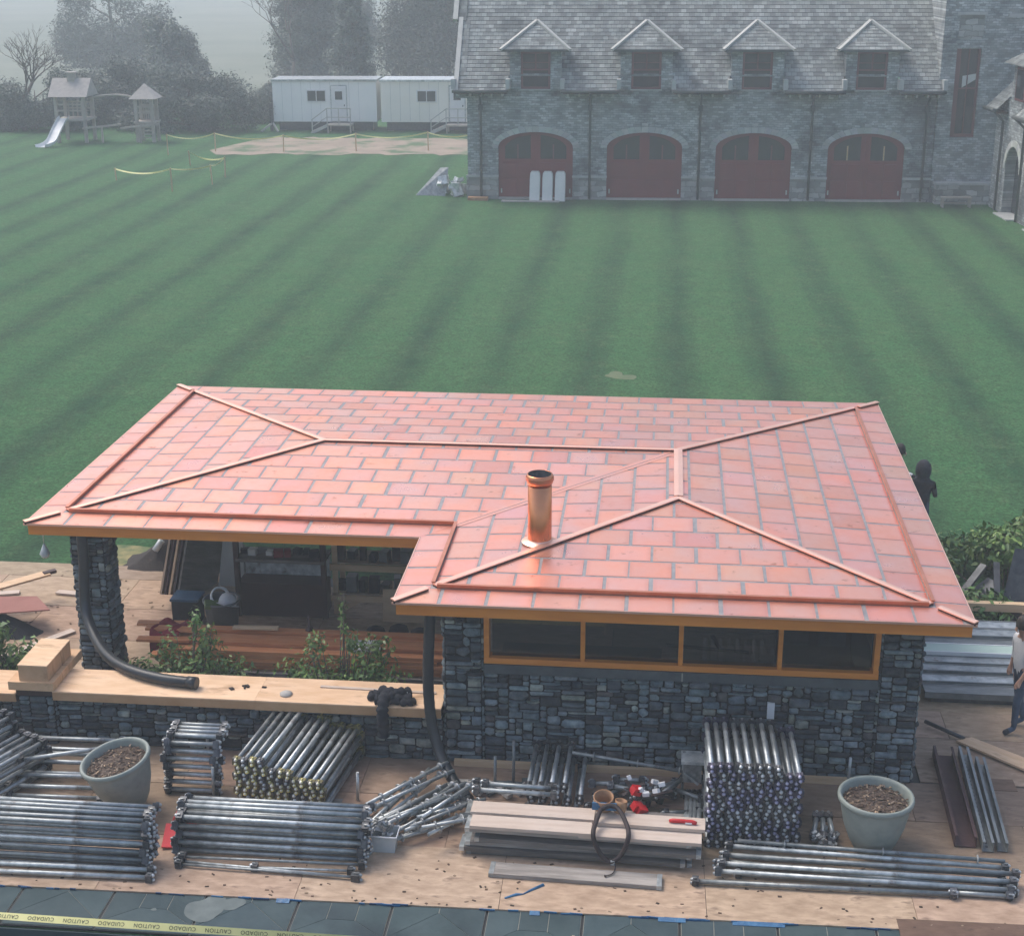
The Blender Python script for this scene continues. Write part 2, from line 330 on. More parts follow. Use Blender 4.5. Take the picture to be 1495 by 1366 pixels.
# bluestone pavers: each module between the black joints is cut by pale mortar lines
PW = 1.125
def clip_poly(poly, a, b, c):             # keep a*x+b*y<=c
    out = []
    for i, p in enumerate(poly):
        q = poly[(i+1) % len(poly)]; dp = a*p[0]+b*p[1]-c; dq = a*q[0]+b*q[1]-c
        if dp <= 0: out.append(p)
        if dp*dq < 0:
            t = dp/(dp-dq); out.append((p[0]+(q[0]-p[0])*t, p[1]+(q[1]-p[1])*t))
    return out
def shrink(poly, d):
    n = len(poly); A = sum(poly[i][0]*poly[(i+1)%n][1]-poly[(i+1)%n][0]*poly[i][1] for i in range(n))
    out = list(poly)
    for i in range(n):
        p, q = poly[i], poly[(i+1)%n]; ex, ey = q[0]-p[0], q[1]-p[1]; l = math.hypot(ex, ey)
        if l < 1e-6: continue
        nx, ny = (ey/l, -ex/l) if A > 0 else (-ey/l, ex/l)
        out = clip_poly(out, nx, ny, nx*p[0]+ny*p[1]-d)
        if len(out) < 3: return []
    return out
y0p, y1p = -5.93, -4.3
for k in range(-9, 20):
    xa, xb = 5.29+PW*k+.016, 5.29+PW*(k+1)-.016; xc = (xa+xb)/2
    bed = MB().box(xa, xb, y0p, y1p, -.033, -.024).build('mortar_bed', M['paver_mortar'], terrace, world=True)
    w = .17
    if k % 2 == 0:
        cells = [[(xc-w,-5.50),(xc+w,-5.50),(xc+w,y1p),(xc-w,y1p)], [(xa,-5.79),(xc-w,-5.50),(xc-w,y1p),(xa,y1p)], [(xc+w,-5.50),(xb,-5.79),(xb,y1p),(xc+w,y1p)], [(xa,y0p),(xb,y0p),(xb,-5.79),(xc+w,-5.50),(xc-w,-5.50),(xa,-5.79)]]
    else:
        cells = [[(xa,-5.79),(xc,-5.26),(xc,y1p),(xa,y1p)], [(xc,-5.26),(xb,-5.79),(xb,y1p),(xc,y1p)], [(xa,y0p),(xb,y0p),(xb,-5.79),(xc,-5.26),(xa,-5.79)]]
    for cpl in cells:
        concave = len(cpl) >= 5
        p2 = cpl if concave else shrink(cpl, .005)
        if len(p2) < 3: continue
        m = MB(); m.col = jig((1,1,1), .10); h = -.018 + random.uniform(-.0008, .0008) - (.0015 if concave else 0)
        m.prism([(x, y, -.0235) for x, y in p2], [(x, y, h) for x, y in p2]).build('paver', M['paver'], terrace, world=True)
# splashes of dried slurry on the pavers
def blob(cx, cy, rx, ry, z, n=26, seed=1, amp=.25):
    rr = random.Random(seed); ph = [rr.uniform(0, 6.28) for _ in range(4)]
    return [(cx+rx*math.cos(t)*(1+amp*sum(math.sin((k+2)*t+ph[k])/(k+1.5) for k in range(4))), cy+ry*math.sin(t)*(1+amp*sum(math.sin((k+2)*t+ph[k])/(k+1.5) for k in range(4))), z) for t in [2*math.pi*i/n for i in range(n)]]
def sheet(name, pts, mt, kind='structure', parent=None):
    return MB().add(pts, [tuple(range(len(pts)))]).build(name, mt, parent, kind=kind)
for i, (x, y, rx, ry) in enumerate(((4.22,-5.45,.26,.22),(4.45,-5.33,.2,.13),(4.32,-5.85,.06,.04),(3.62,-5.52,.03,.03))):
    sheet('dried_splash', blob(x, y, rx, ry, -.0150+.0004*i, seed=i), M['stain'])

# plywood deck laid over the terrace
deck = bpy.data.objects.new('plywood_deck', None); COL.objects.link(deck); deck['kind'] = 'structure'
def ply_sheet(x0, x1, y0, y1, z=0., rz=0., tone=None, parent=deck, mt='ply'):
    m = MB(); m.col = tone or jig((1,1,1), .16); cx, cy = (x0+x1)/2, (y0+y1)/2
    m.box((x0-x1)/2, (x1-x0)/2, (y0-y1)/2, (y1-y0)/2, -.018, 0)
    o = m.build('plywood_sheet', M[mt], parent); o.location = (cx, cy, z); o.rotation_euler = (0, 0, rz); return o
x = -2.1; i = 0
FRONT = lambda X: -5.235 + .0155*(X-2)
while x < 17:
    w = 2.44
    ply_sheet(x, x+w-.006, FRONT(x+w/2), FRONT(x+w/2)+1.22, .0003*(i%3), .0155, jig((1.08,1.04,1.0), .07)); x += w; i += 1
for j, y in enumerate((-3.98, -2.75)):
    x = -2.9 + 1.1*j
    while x < 17:
        ply_sheet(x, x+2.432, y, y+(1.215 if j == 0 else .95), -.001*(j+1)+.0003*(i%3), random.uniform(-.004,.004), jig((.70,.66,.64), .18)); x += 2.44; i += 1
# right-hand side and the way past the pavilion
for j, y in enumerate((-1.75, -.52, .71, 1.94, 3.17)):
    x = 13.05 + (.6 if j % 2 else 0)
    if j % 2: ply_sheet(12.98, 13.64, y, y+1.215, -.002)
    while x < 18:
        ply_sheet(x, x+2.432, y, y+1.215, -.003+.0003*(i%3), random.uniform(-.003,.003), jig((.95,.9,.85), .12)); x += 2.44; i += 1
# left-hand side, behind the garden wall, and the pavilion floor
for j, y in enumerate((-.95, .28, 1.51, 2.74)):
    x = -5.9 + 1.22*(j % 2)
    while x < 12.5:
        if not (y < -.5 and x > 1.2):
            ply_sheet(x, x+2.43, y, y+1.212, -.002+.0004*(i%4), random.uniform(-.006,.006), jig((1.0,.95,.9), .13))
        x += 2.44; i += 1
for x in (-5.5, -3.05, -.6): ply_sheet(x, x+2.43, 3.96, 4.55, .001, .004, jig((.9,.9,.86), .15))
for x0, x1, y0, y1, tone in ((12.3,15.9,-5.19,-4.86,(.34,.27,.25)),(13.6,14.3,-1.9,-1.6,(.45,.38,.35))):
    ply_sheet(x0, x1, y0, y1, .006, .0155, tone)
b = MB()
for _ in range(60):
    X = random.uniform(1, 15.5); Y = FRONT(X)-.006+random.uniform(-.012,.004)
    b.col = random.choice(((1,1,1),(.6,.8,.9),(.3,.4,.5))); b.obox((X, Y, -.012+random.uniform(0,.012)), (random.uniform(.05,.22), .012, .02), (0, 0, random.uniform(-.1,.1)))
b.build('torn_blue_underlay', M['blue_tarp'], kind='stuff')
for X, l in ((9.7,.32),(10.7,.6),(8.1,.12),(5.1,.16)):
    tag(MB().obox((X, FRONT(X)-.035, -.006), (l, .06, .012), (R(20), 0, .0155)).build('blue_underlay_strip', M['blue_tarp']), 'strip of blue plastic underlay poking out along the plywood edge', 'plastic strip', 'blue underlay strips along the deck edge')
tag(MB().sweep([(7.72,-4.93,.004),(7.85,-4.85,.006),(7.93,-4.83,.006),(8.02,-4.74,.005),(8.16,-4.62,.004)], [.012,.02,.008,.016,.022], 6).build('blue_tape_scrap', M['blue_tarp']), 'crumpled scrap of blue tape lying on the plywood deck', 'tape scrap')

# bleached ground by the pavilion and bare earth by the trailers
sheet('dead_grass_patch', blob(-.55, 5.1, 1.0, .50, -.054, 120, 5, .30), M['straw'])
MB().add([(-300,86,-.052),(-6,88,-.052),(-2,630,-.052),(-300,630,-.052)], [(0,1,2,3)]).build('fog_pale_ground', M['field'], kind='structure')  # added sheet whose pale colour imitates thick fog over the far ground
sheet('bleached_grass_patch', blob(8.31, 18.5, .36, .34, -.055, 60, 9, .45), M['bleached'])
rd = random.Random(4)
edge = [(x, 62.4+.05*(x+16)+rd.uniform(-.45,.45)) for x in [-15.5+.5*i for i in range(31)]] + [(x, 70.4+rd.uniform(-.4,.4)) for x in [-.5-.5*i for i in range(29)]] + [(-15.2,68.5),(-15.9,66),(-16.4,64)]
sheet('bare_dirt', [(x, y, -.050) for x, y in edge], M['dirt'])
# ---


# ------------------------------------------------------------------ dry-laid stone facing
STONE_TONES = [(1,1,1)]*6 + [(.55,.6,.66)]*6 + [(1.6,1.66,1.68)]*5 + [(.85,.68,.64)]*2 + [(2.2,2.0,1.6)]*2 + [(1.25,1.38,1.45)]*5 + [(.35,.36,.4)]*4 + [(2.9,2.7,2.3)] + [(2.0,2.1,2.1)]*2
def lay_stones(W, H, rnd, bw=.048, bh=.036, big=1.0):
    """greedy random coursing: list of (u0, u1, v0, v1)"""
    nu, nv = max(2, round(W/bw)), max(2, round(H/bh)); occ = np.zeros((nv, nu), bool); res = []
    for j in range(nv):
        for i in range(nu):
            if occ[j, i]: continue
            free = 0
            while i+free < nu and not occ[j, i+free]: free += 1
            h = rnd.choice((1,1,2,2,2,3,3,4))
            w = min(free, rnd.choice((3,4,5,6,7,8)) if h < 3 else rnd.choice((3,4,5,6)))
            if 0 < free-w < 2: w = free
            h = min(h, nv-j)
            while h > 1 and occ[j:j+h, i:i+w].any(): h -= 1
            if 0 < nv-j-h < 1: h = nv-j
            occ[j:j+h, i:i+w] = True
            res.append((i*W/nu, (i+w)*W/nu, j*H/nv, (j+h)*H/nv))
    return res
def stone_mb(u0, u1, v0, v1, P, rnd):
    """one rough stone; P(u, v, n) gives the point"""
    g_ = .007; w, h = u1-u0, v1-v0; cx, cy = (u0+u1)/2, (v0+v1)/2; a, b_ = w/2-g_, h/2-g_
    cut = min(a, b_)*rnd.uniform(.2,.85); ring = []
    for sx, sy, first in ((-1,-1,0),(1,-1,1),(1,1,0),(-1,1,1)):
        c1, c2 = cut*rnd.uniform(.4,1.5), cut*rnd.uniform(.3,1.1)
        p = (sx*(a-min(c1, a*.9)), sy*b_); q = (sx*a, sy*(b_-min(c2, b_*.9)))
        ring += [p, q] if (sx*sy < 0) else [q, p]
    ring = [(x*(1+rnd.uniform(-.08,.03)), y*(1+rnd.uniform(-.2,.07))) for x, y in ring]
    dep = rnd.uniform(.018,.06); tu, tv = rnd.uniform(-.06,.06), rnd.uniform(-.12,.12); k = 1-min(.42, .019/min(a, b_))
    m = MB(); m.col = jig(rnd.choice(STONE_TONES), .12)
    vs = [P(cx+x, cy+y, -.03) for x, y in ring] + [P(cx+x*.995, cy+y*.995, dep*.45) for x, y in ring]
    vs += [P(cx+x*k, cy+y*k*.96, dep+tu*x*.3+tv*y*.3) for x, y in ring] + [P(cx+rnd.uniform(-.2,.2)*a, cy+rnd.uniform(-.2,.2)*b_, dep+rnd.uniform(.003,.012))]
    n = 8; fs = [(r*n+i, r*n+(i+1)%n, (r+1)*n+(i+1)%n, (r+1)*n+i) for r in (0,1) for i in range(n)] + [(2*n+i, 2*n+(i+1)%n, 3*n) for i in range(n)]
    return m.add(vs, fs)
STONES = {}           # owner -> list of (rank, MB, parent)
def face_stones(owner, parent, O, U, N_, W, H, seed, weight=1., big=1.0):
    O, U, N_ = Vector(O), Vector(U), Vector(N_); rnd = random.Random(seed)
    P = lambda u, v, n: O + U*u + Vector((0,0,v)) + N_*n
    for u0, u1, v0, v1 in lay_stones(W, H, rnd, big=big):
        STONES.setdefault(owner, []).append(((u1-u0)*(v1-v0)*weight, stone_mb(u0, u1, v0, v1, P, rnd), parent))
def set_stones(owner, limit=300):
    lst = sorted(STONES[owner], key=lambda t: -t[0]); rest = {}
    for i, (w, m, p) in enumerate(lst):
        if i < limit: m.build('stone', M['stone'], p, world=True)
        else: rest.setdefault(p, MB()).join(m)
    for p, m in rest.items(): m.build('small_stones', M['stone'], p, kind='stuff', world=True)

# ------------------------------------------------------------------ pavilion
L_, D_, P_, S_, HE = 13.44, 7.46, 2.31, .05, 2.6
pav = thing('pavilion', 'low stone pavilion with hipped copper roof and round flue on the plywood deck', 'pavilion', (6.7, 2.5, 0))
A, B, C, Dp, E_, F_ = (0,D_), (L_,D_), (L_,-P_), (L_-D_,-P_), (L_-D_,0), (0,0)
R1, R2, R3 = (D_/2,D_/2), (L_-D_/2,D_/2), (L_-D_/2,-P_+D_/2)
FACES = {   # polygon, eave point, direction along the eave, direction up the slope
    'back': ([B, A, R1, R2], B, (-1,0), (0,-1)), 'left': ([A, F_, R1], A, (0,-1), (1,0)), 'front': ([F_, E_, R2, R1], F_, (1,0), (0,1)),
    'wing_left': ([E_, Dp, R3, R2], E_, (0,-1), (1,0)), 'wing_front': ([Dp, C, R3], Dp, (1,0), (0,1)), 'right': ([C, B, R2, R3], C, (0,1), (-1,0))}
roof = MB()
for nm, (poly, o, du, dv) in FACES.items():
    zf = lambda p: HE + S_*((p[0]-o[0])*dv[0]+(p[1]-o[1])*dv[1])
    roof.add([(p[0], p[1], zf(p)) for p in poly], [tuple(range(len(poly)))])
eave = [A, F_, E_, Dp, C, B]
for i in range(6):
    p, q = eave[i], eave[(i+1)%6]; roof.add([(p[0],p[1],HE-.03),(q[0],q[1],HE-.03),(q[0],q[1],HE),(p[0],p[1],HE)], [(0,1,2,3)])
roof.add([(p[0],p[1],HE-.03) for p in eave], [tuple(range(6))[::-1]])
roof_o = roof.build('roof', M['solder'], pav, world=True)
panels = []
GAP = .021
for nm, (poly, o, du, dv) in FACES.items():
    loc2 = [((p[0]-o[0])*du[0]+(p[1]-o[1])*du[1], (p[0]-o[0])*dv[0]+(p[1]-o[1])*dv[1]) for p in poly]
    umin, umax = min(p[0] for p in loc2), max(p[0] for p in loc2); vmax = max(p[1] for p in loc2)
    rows = [(.0, .45)] + [(.47+.515*k, .47+.515*(k+1)) for k in range(int((vmax-.47)/.515)+1)]
    rnd = random.Random(nm)
    for r, (v0, v1) in enumerate(rows):
        u = umin - .61 + (.305 if r % 2 else 0) + (.17 if nm == 'back' else 0.)
        while u < umax:
            j = rnd.uniform(-.012, .012)
            q = [(u+GAP+j, v0+GAP*(.3 if r == 0 else 1)), (u+.61-GAP+j, v0+GAP*(.3 if r == 0 else 1)), (u+.61-GAP+j, v1-GAP), (u+GAP+j, v1-GAP)]
            n = len(loc2)
            for i in range(n):
                p0, p1 = loc2[i], loc2[(i+1)%n]; ex, ey = p1[0]-p0[0], p1[1]-p0[1]; l = math.hypot(ex, ey)
                q = clip_poly(q, ey/l, -ex/l, (ey*p0[0]-ex*p0[1])/l) if q else q
            if len(q) >= 3:
                ar = abs(sum(q[i][0]*q[(i+1)%len(q)][1]-q[(i+1)%len(q)][0]*q[i][1] for i in range(len(q)))/2)
                if ar > .012:
                    W3 = lambda p, h: (o[0]+du[0]*p[0]+dv[0]*p[1], o[1]+du[1]*p[0]+dv[1]*p[1], HE+S_*p[1]+h)
                    m = MB(); t = rnd.random(); tone = (1,1,1) if t < .6 else ((.95,.92,.91) if t < .8 else ((1.03,.98,.93) if t < .96 else (.90,.83,.82)))
                    m.col = tuple(c*rnd.uniform(.95,1.03) for c in tone)
                    tl = [rnd.uniform(.002,.006) for _ in range(2)]
                    cc = m.col; n_ = len(q); gx, gy = sum(p[0] for p in q)/n_, sum(p[1] for p in q)/n_; kk = max(.3, 1-.13/math.sqrt(ar))
                    qi = [(gx+(p[0]-gx)*kk, gy+(p[1]-gy)*kk) for p in q]; hh = lambda p, e: W3(p, .0035+e+tl[0]*(p[0]-u)*.25+tl[1]*(p[1]-v0)*.2)
                    m.col = (cc[0]*.93, cc[1]*.86, cc[2]*.86)     # flux-stained margin round a brighter middle
                    b0 = len(m.v); m.add([W3(p, .0005) for p in q]+[hh(p, 0) for p in q], [(i, (i+1)%n_, n_+(i+1)%n_, n_+i) for i in range(n_)])
                    m.col = tuple(c*rnd.uniform(.98,1.04) for c in cc); m.add([hh(p, .0006) for p in qi], [tuple(range(n_))])
                    m.f += [(b0+n_+i, b0+n_+(i+1)%n_, b0+2*n_+(i+1)%n_, b0+2*n_+i) for i in range(n_)]; m.sm += [False]*n_
                    panels.append((ar*(.8 if nm == 'back' else 1.1 if 'wing' in nm else 1), m))
            u += .61
panels.sort(key=lambda t: -t[0]); rest = MB()
for i, (a_, m) in enumerate(panels):
    if i < 300: m.build('copper_panel', M['copper'], roof_o, world=True)
    else: rest.join(m)
rest.build('copper_panel_remainder', M['copper'], roof_o, kind='stuff', world=True)
def zr(x, y):
    a = min(x, L_-x, y, D_-y); b_ = min(x-(L_-D_), L_-x, y+P_, D_-y); return HE + S_*max(a, b_)
def cap(name, p, q, w=.098, h=.024, mt='copper_trim', t0=0., t1=1.):
    p3 = Vector((p[0], p[1], zr(*p))); q3 = Vector((q[0], q[1], zr(*q))); a, b_ = p3.lerp(q3, t0), p3.lerp(q3, t1)
    d = (b_-a).normalized(); s = Vector((-d.y, d.x, 0)).normalized(); up = Vector((0,0,1))
    def run(w_, h0, h1, pk): 
        sec = lambda c: [c-s*w_/2+up*h0, c-s*w_/2+up*h1, c+up*(h1+pk), c+s*w_/2+up*h1, c+s*w_/2+up*h0]
        return MB().add(sec(a)+sec(b_), [(0,1,6,5),(1,2,7,6),(2,3,8,7),(3,4,9,8),(0,4,3,2,1),(5,6,7,8,9),(0,5,9,4)])
    o = run(w, h+.004, h+.018, .006).build(name, M[mt], roof_o, world=True)
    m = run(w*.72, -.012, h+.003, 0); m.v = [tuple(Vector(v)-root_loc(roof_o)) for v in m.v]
    m.build('cap_shadow_base', M['dark_wood'], roof_o)  # dark base strip paints the shadow line beneath the cap
k = .118
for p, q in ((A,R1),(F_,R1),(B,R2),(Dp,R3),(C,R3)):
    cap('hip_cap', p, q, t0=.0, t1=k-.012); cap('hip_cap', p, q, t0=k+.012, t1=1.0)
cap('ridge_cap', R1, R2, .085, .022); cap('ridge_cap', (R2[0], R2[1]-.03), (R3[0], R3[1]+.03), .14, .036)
# valley sheet and its open seam
e2 = Vector((E_[0], E_[1], HE)); r2 = Vector((R2[0], R2[1], zr(*R2))); dd = (r2-e2).normalized(); ss = Vector((-dd.y, dd.x, 0))
for sgn in (-1, 1):
    a_, b_ = e2+dd*.6, r2-dd*.12; w0, w1 = .006*sgn, .085*sgn; lift = Vector((0,0,.0085)); up2 = Vector((0,0,0.0085+.055*S_))
    vs = [a_+ss*w0+lift, b_+ss*w0+lift, b_+ss*w1+up2, a_+ss*w1+up2]
    MB().add(vs if sgn < 0 else vs[::-1], [(3,2,1,0)]).build('valley_sheet', M['copper'], roof_o, world=True)
MB().bar(e2+dd*.6+Vector((0,0,.004)), r2-dd*.1+Vector((0,0,.004)), .012, .008).build('valley_seam', M['dark_steel'], roof_o, world=True)
def fin(p, q):
    p, q = Vector((*p, zr(*p))), Vector((*q, zr(*q))); b_ = MB(); b_.bar(p+Vector((0,0,.028)), q+Vector((0,0,.028)), .022, .06); b_.bar(p+Vector((0,0,.06)), q+Vector((0,0,.06)), .05, .012)
    b_.build('gutter_fin', M['copper_fin'], roof_o, world=True)
G_ = .46
fin((G_, D_-G_-.06), (G_, G_+.06)); fin((G_+.06, G_), (L_-D_+G_-.03, G_)); fin((L_-D_+G_, G_-.0), (L_-D_+G_, -P_+G_+.06))
fin((L_-D_+G_+.06, -P_+G_), (L_-G_-.06, -P_+G_)); fin((L_-G_, -P_+G_+.06), (L_-G_, D_-G_-.06))
# eaves: copper drip edge, cedar fascia, soffit
inset = lambda e, d: [(e[0][0]+d, e[0][1]-d), (e[1][0]+d, e[1][1]+d), (e[2][0]+d, e[2][1]+d), (e[3][0]+d, e[3][1]+d), (e[4][0]-d, e[4][1]+d), (e[5][0]-d, e[5][1]-d)]
for i in range(6):
    p, q = inset(eave, .035)[i], inset(eave, .035)[(i+1)%6]; p2, q2 = inset(eave, .0)[i], inset(eave, .0)[(i+1)%6]
    pi, qi = inset(eave, .075)[i], inset(eave, .075)[(i+1)%6]
    MB().prism([(p[0],p[1],HE-.19),(q[0],q[1],HE-.19),(qi[0],qi[1],HE-.19),(pi[0],pi[1],HE-.19)], [(p[0],p[1],HE-.032),(q[0],q[1],HE-.032),(qi[0],qi[1],HE-.032),(pi[0],pi[1],HE-.032)]).build('fascia', M['cedar_trim'], pav, world=True)
    e1, f1 = inset(eave, -.012)[i], inset(eave, -.012)[(i+1)%6]
    MB().prism([(e1[0],e1[1],HE-.028),(f1[0],f1[1],HE-.028),(q2[0],q2[1],HE-.028),(p2[0],p2[1],HE-.028)], [(e1[0],e1[1],HE+.004),(f1[0],f1[1],HE+.004),(q2[0],q2[1],HE+.004),(p2[0],p2[1],HE+.004)]).build('drip_edge', M['copper_trim'], roof_o, world=True)
ins = inset(eave, .08)
MB().prism([(p[0],p[1],HE-.17) for p in ins], [(p[0],p[1],HE-.14) for p in ins]).build('soffit', M['dark_wood'], pav, world=True)
ins2 = inset(eave, .62); bm_ = MB()
for i in range(6): bm_.bar((*ins2[i], HE-.24), (*ins2[(i+1)%6], HE-.24), .16, .14)
bm_.build('eave_beam', M['cedar_trim'], pav, world=True)
# flue
zf_ = zr(7.74, -.25)
fl = MB().lathe([(.17,-.02),(.17,.86),(.155,.87),(.155,.90),(.185,.905),(.19,.93),(.19,1.0),(.178,1.03),(.165,1.03),(.165,.86),(.10,.86)], 32, (7.74,-.25,zf_)).build('flue_pipe', M['copper_flue'], pav, world=True)
MB().lathe([(.192,.935),(.20,.95),(.192,.965),(.20,.985),(.192,1.0)], 32, (7.74,-.25,zf_)).build('flue_collar', M['copper_fin'], fl, world=True)
MB().lathe([(.1640,1.031),(.1640,.87),(.12,.865)], 32, (7.74,-.25,zf_)).build('flue_throat', M['dark_steel'], fl, world=True)
MB().lathe([(.11,.93),(.115,.93),(.115,.872),(.0,.90)], 24, (7.74,-.25,zf_)).build('flue_liner', M['white'], fl, world=True)
MB().lathe([(.26,.004),(.18,.03),(.171,.05)], 32, (7.74,-.25,zf_+.012)).build('flue_flashing', M['copper_trim'], fl, world=True)

# stone columns and the wing wall
ZT = HE-.30
def column(x0, y0, w, d, seed, z0=0., full=True, wt=1.):
    c = MB().box(x0+.03, x0+w-.03, y0+.03, y0+d-.03, z0, ZT).build('stone_column', M['mortar'], pav, world=True)
    H = ZT-z0
    face_stones('pav', c, (x0+.03, y0+.028, z0), (1,0,0), (0,-1,0), w-.06, H, seed, wt)
    face_stones('pav', c, (x0+w-.028, y0+.03, z0), (0,1,0), (1,0,0), d-.06, H, seed+1, .5*wt)
    face_stones('pav', c, (x0+.028, y0+d-.03, z0), (0,-1,0), (-1,0,0), d-.06, H, seed+2, .1*wt)
    face_stones('pav', c, (x0+w-.03, y0+d-.028, z0), (-1,0,0), (0,1,0), w-.06, H, seed+3, .1*wt)
    return c
column(.55, .22, .56, .56, 100, .0, wt=1.4)
column(6.55, -1.84, .56, .60, 110, wt=1.3); column(12.37, -1.84, .56, .60, 120, wt=1.3)
column(.55, 6.4, .56, .56, 130, wt=.1); column(12.37, 6.4, .56, .56, 140, wt=.1)
wall = MB().box(7.05, 12.43, -1.77, -1.45, -.04, 1.38).build('stone_wall', M['mortar'], pav, world=True)
face_stones('pav', wall, (7.11, -1.772, 0), (1,0,0), (0,-1,0), 5.26, 1.37, 150, 1.6)
sw = MB().box(12.55, 12.88, -1.24, 6.4, 0, 1.0).build('stone_wall', M['mortar'], pav, world=True)
face_stones('pav', sw, (12.882, -1.2, 0), (0,1,0), (1,0,0), 7.5, 1.0, 160, .05)
set_stones('pav')
MB().box(7.11, 12.37, -1.83, -1.42, 1.382, 1.515).build('window_ledge', M['ledge'], pav, world=True)
MB().box(9.78, 9.80, -1.835, -1.828, 1.385, 1.51).build('ledge_joint', M['paver_mortar'], pav, world=True)
wf = MB(); wf.box(7.113, 12.367, -1.80, -1.60, 1.517, 1.60); wf.box(7.113, 12.367, -1.79, -1.62, 2.30, 2.37); wf.box(7.113, 7.185, -1.795, -1.61, 1.602, 2.298); wf.box(12.295, 12.367, -1.795, -1.61, 1.602, 2.298)
wf = wf.build('window_frame', M['cedar_trim'], pav, world=True)
ms = [7.185, 8.45, 9.76, 11.07, 12.295]
for x in ms[1:-1]: MB().box(x-.03, x+.03, -1.79, -1.62, 1.602, 2.298).build('mullion', M['cedar_trim'], wf, world=True)
for a_, b_ in zip(ms[:-1], ms[1:]):
    MB().box(a_+.034, b_-.034, -1.715, -1.707, 1.605, 2.297).build('pane', M['glass'], wf, world=True)
ob = MB().box(10.94, 11.035, -1.835, -1.78, .885, 1.115).build('outlet_box', M['white'], pav, world=True)
tag(MB().box(6.7, 12.3, -1.95, -1.88, 0, .085).build('form_board', M['lumber']), 'long pale form board lying along the foot of the stone wall', 'board')

# ------------------------------------------------------------------ garden wall with plywood covers
gw = thing('garden_wall', 'low dark stone garden wall under a plywood cover beside the pavilion', 'wall', (3.8, -1.6, 0))
MB().box(1.0, 6.53, -1.80, -1.30, -.03, .70).build('wall_core', M['mortar'], gw, world=True)
face_stones('gw', gw, (1.03, -1.802, 0), (1,0,0), (0,-1,0), 5.5, .70, 200, 1.)
pil = MB().box(.50, 1.0, -1.86, -1.30, -.03, .74).build('wall_pillar', M['mortar'], gw, world=True)
face_stones('gw', pil, (.5, -1.862, 0), (1,0,0), (0,-1,0), .5, .74, 210, 1.2)
face_stones('gw', pil, (1.002, -1.85, 0), (0,1,0), (1,0,0), .12, .74, 211, 1.)
MB().box(-4, .5, -1.80, -1.30, -.03, .62).build('wall_core', M['mortar'], gw, world=True)
face_stones('gw', gw, (-1.2, -1.802, 0), (1,0,0), (0,-1,0), 1.7, .62, 220, .8)
set_stones('gw')
def cover(x0, x1, y0, y1, z0, z1, label, notch=False):
    t = thing('plywood_cover', label, 'plywood cover', ((x0+x1)/2, (y0+y1)/2, z0), 0, 'plywood covers on the garden wall')
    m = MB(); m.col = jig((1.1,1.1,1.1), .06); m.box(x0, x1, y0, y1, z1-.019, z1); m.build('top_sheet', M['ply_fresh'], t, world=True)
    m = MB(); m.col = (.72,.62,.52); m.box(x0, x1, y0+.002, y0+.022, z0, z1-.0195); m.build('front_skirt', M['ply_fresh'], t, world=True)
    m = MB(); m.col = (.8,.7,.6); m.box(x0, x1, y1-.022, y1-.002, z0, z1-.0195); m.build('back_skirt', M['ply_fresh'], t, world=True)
    return t
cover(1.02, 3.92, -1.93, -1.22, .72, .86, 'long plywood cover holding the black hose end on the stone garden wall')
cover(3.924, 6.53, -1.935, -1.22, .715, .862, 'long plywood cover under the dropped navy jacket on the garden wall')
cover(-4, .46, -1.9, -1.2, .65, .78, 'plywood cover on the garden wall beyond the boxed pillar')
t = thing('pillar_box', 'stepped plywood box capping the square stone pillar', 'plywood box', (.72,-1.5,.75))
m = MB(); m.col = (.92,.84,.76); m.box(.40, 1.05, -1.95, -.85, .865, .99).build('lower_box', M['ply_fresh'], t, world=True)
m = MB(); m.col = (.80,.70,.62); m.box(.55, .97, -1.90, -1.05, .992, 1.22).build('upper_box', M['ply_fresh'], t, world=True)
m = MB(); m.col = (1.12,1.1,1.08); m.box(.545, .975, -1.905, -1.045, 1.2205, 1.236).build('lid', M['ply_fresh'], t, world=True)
MB().box(.46, .99, -1.86, -1.3, .742, .864).build('packing', M['dark_wood'], t, world=True)

# ------------------------------------------------------------------ black drain hoses
def smooth_path(pts, n=6):
    pts = [Vector(p) for p in pts]; out = []
    for i in range(len(pts)-1):
        p0, p1, p2, p3 = pts[max(i-1,0)], pts[i], pts[i+1], pts[min(i+2,len(pts)-1)]
        for k in range(n):
            t = k/n; out.append(.5*((2*p1)+(p2-p0)*t+(2*p0-5*p1+4*p2-p3)*t*t+(3*p1-p0-3*p2+p3)*t**3))
    return out+[pts[-1]]
def hose(pts, label, r=.078):
    t = thing('drain_hose', label, 'hose', pts[-1]); p = smooth_path(pts, 10)
    rs = [r*(1+.05*(i % 2)) for i in range(len(p))]
    MB().sweep(p, rs, 14, True).build('hose', M['black_pipe'], t, world=True)
    d = (p[-1]-p[-2]).normalized(); MB().sweep([p[-1]-d*.13, p[-1]+d*.012], r*1.14, 14, True).build('end_cuff', M['black_pipe'], t, world=True)
    return t
hose([(.82,.12,2.44),(.82,.10,2.0),(.80,.07,1.6),(.84,-.05,1.2),(1.10,-.42,.98),(1.5,-.95,.93),(1.95,-1.35,.945),(2.5,-1.58,.945),(3.02,-1.66,.945)], 'black drain hose curving down past the lone stone column onto the wall cover')
hose([(6.43,-2.0,2.44),(6.40,-2.02,1.9),(6.38,-2.03,1.3),(6.42,-2.08,.75),(6.56,-2.25,.35),(6.82,-2.62,.10),(7.02,-2.92,.082)], 'black drain hose hanging beside the pavilion wall down to the deck', .074)

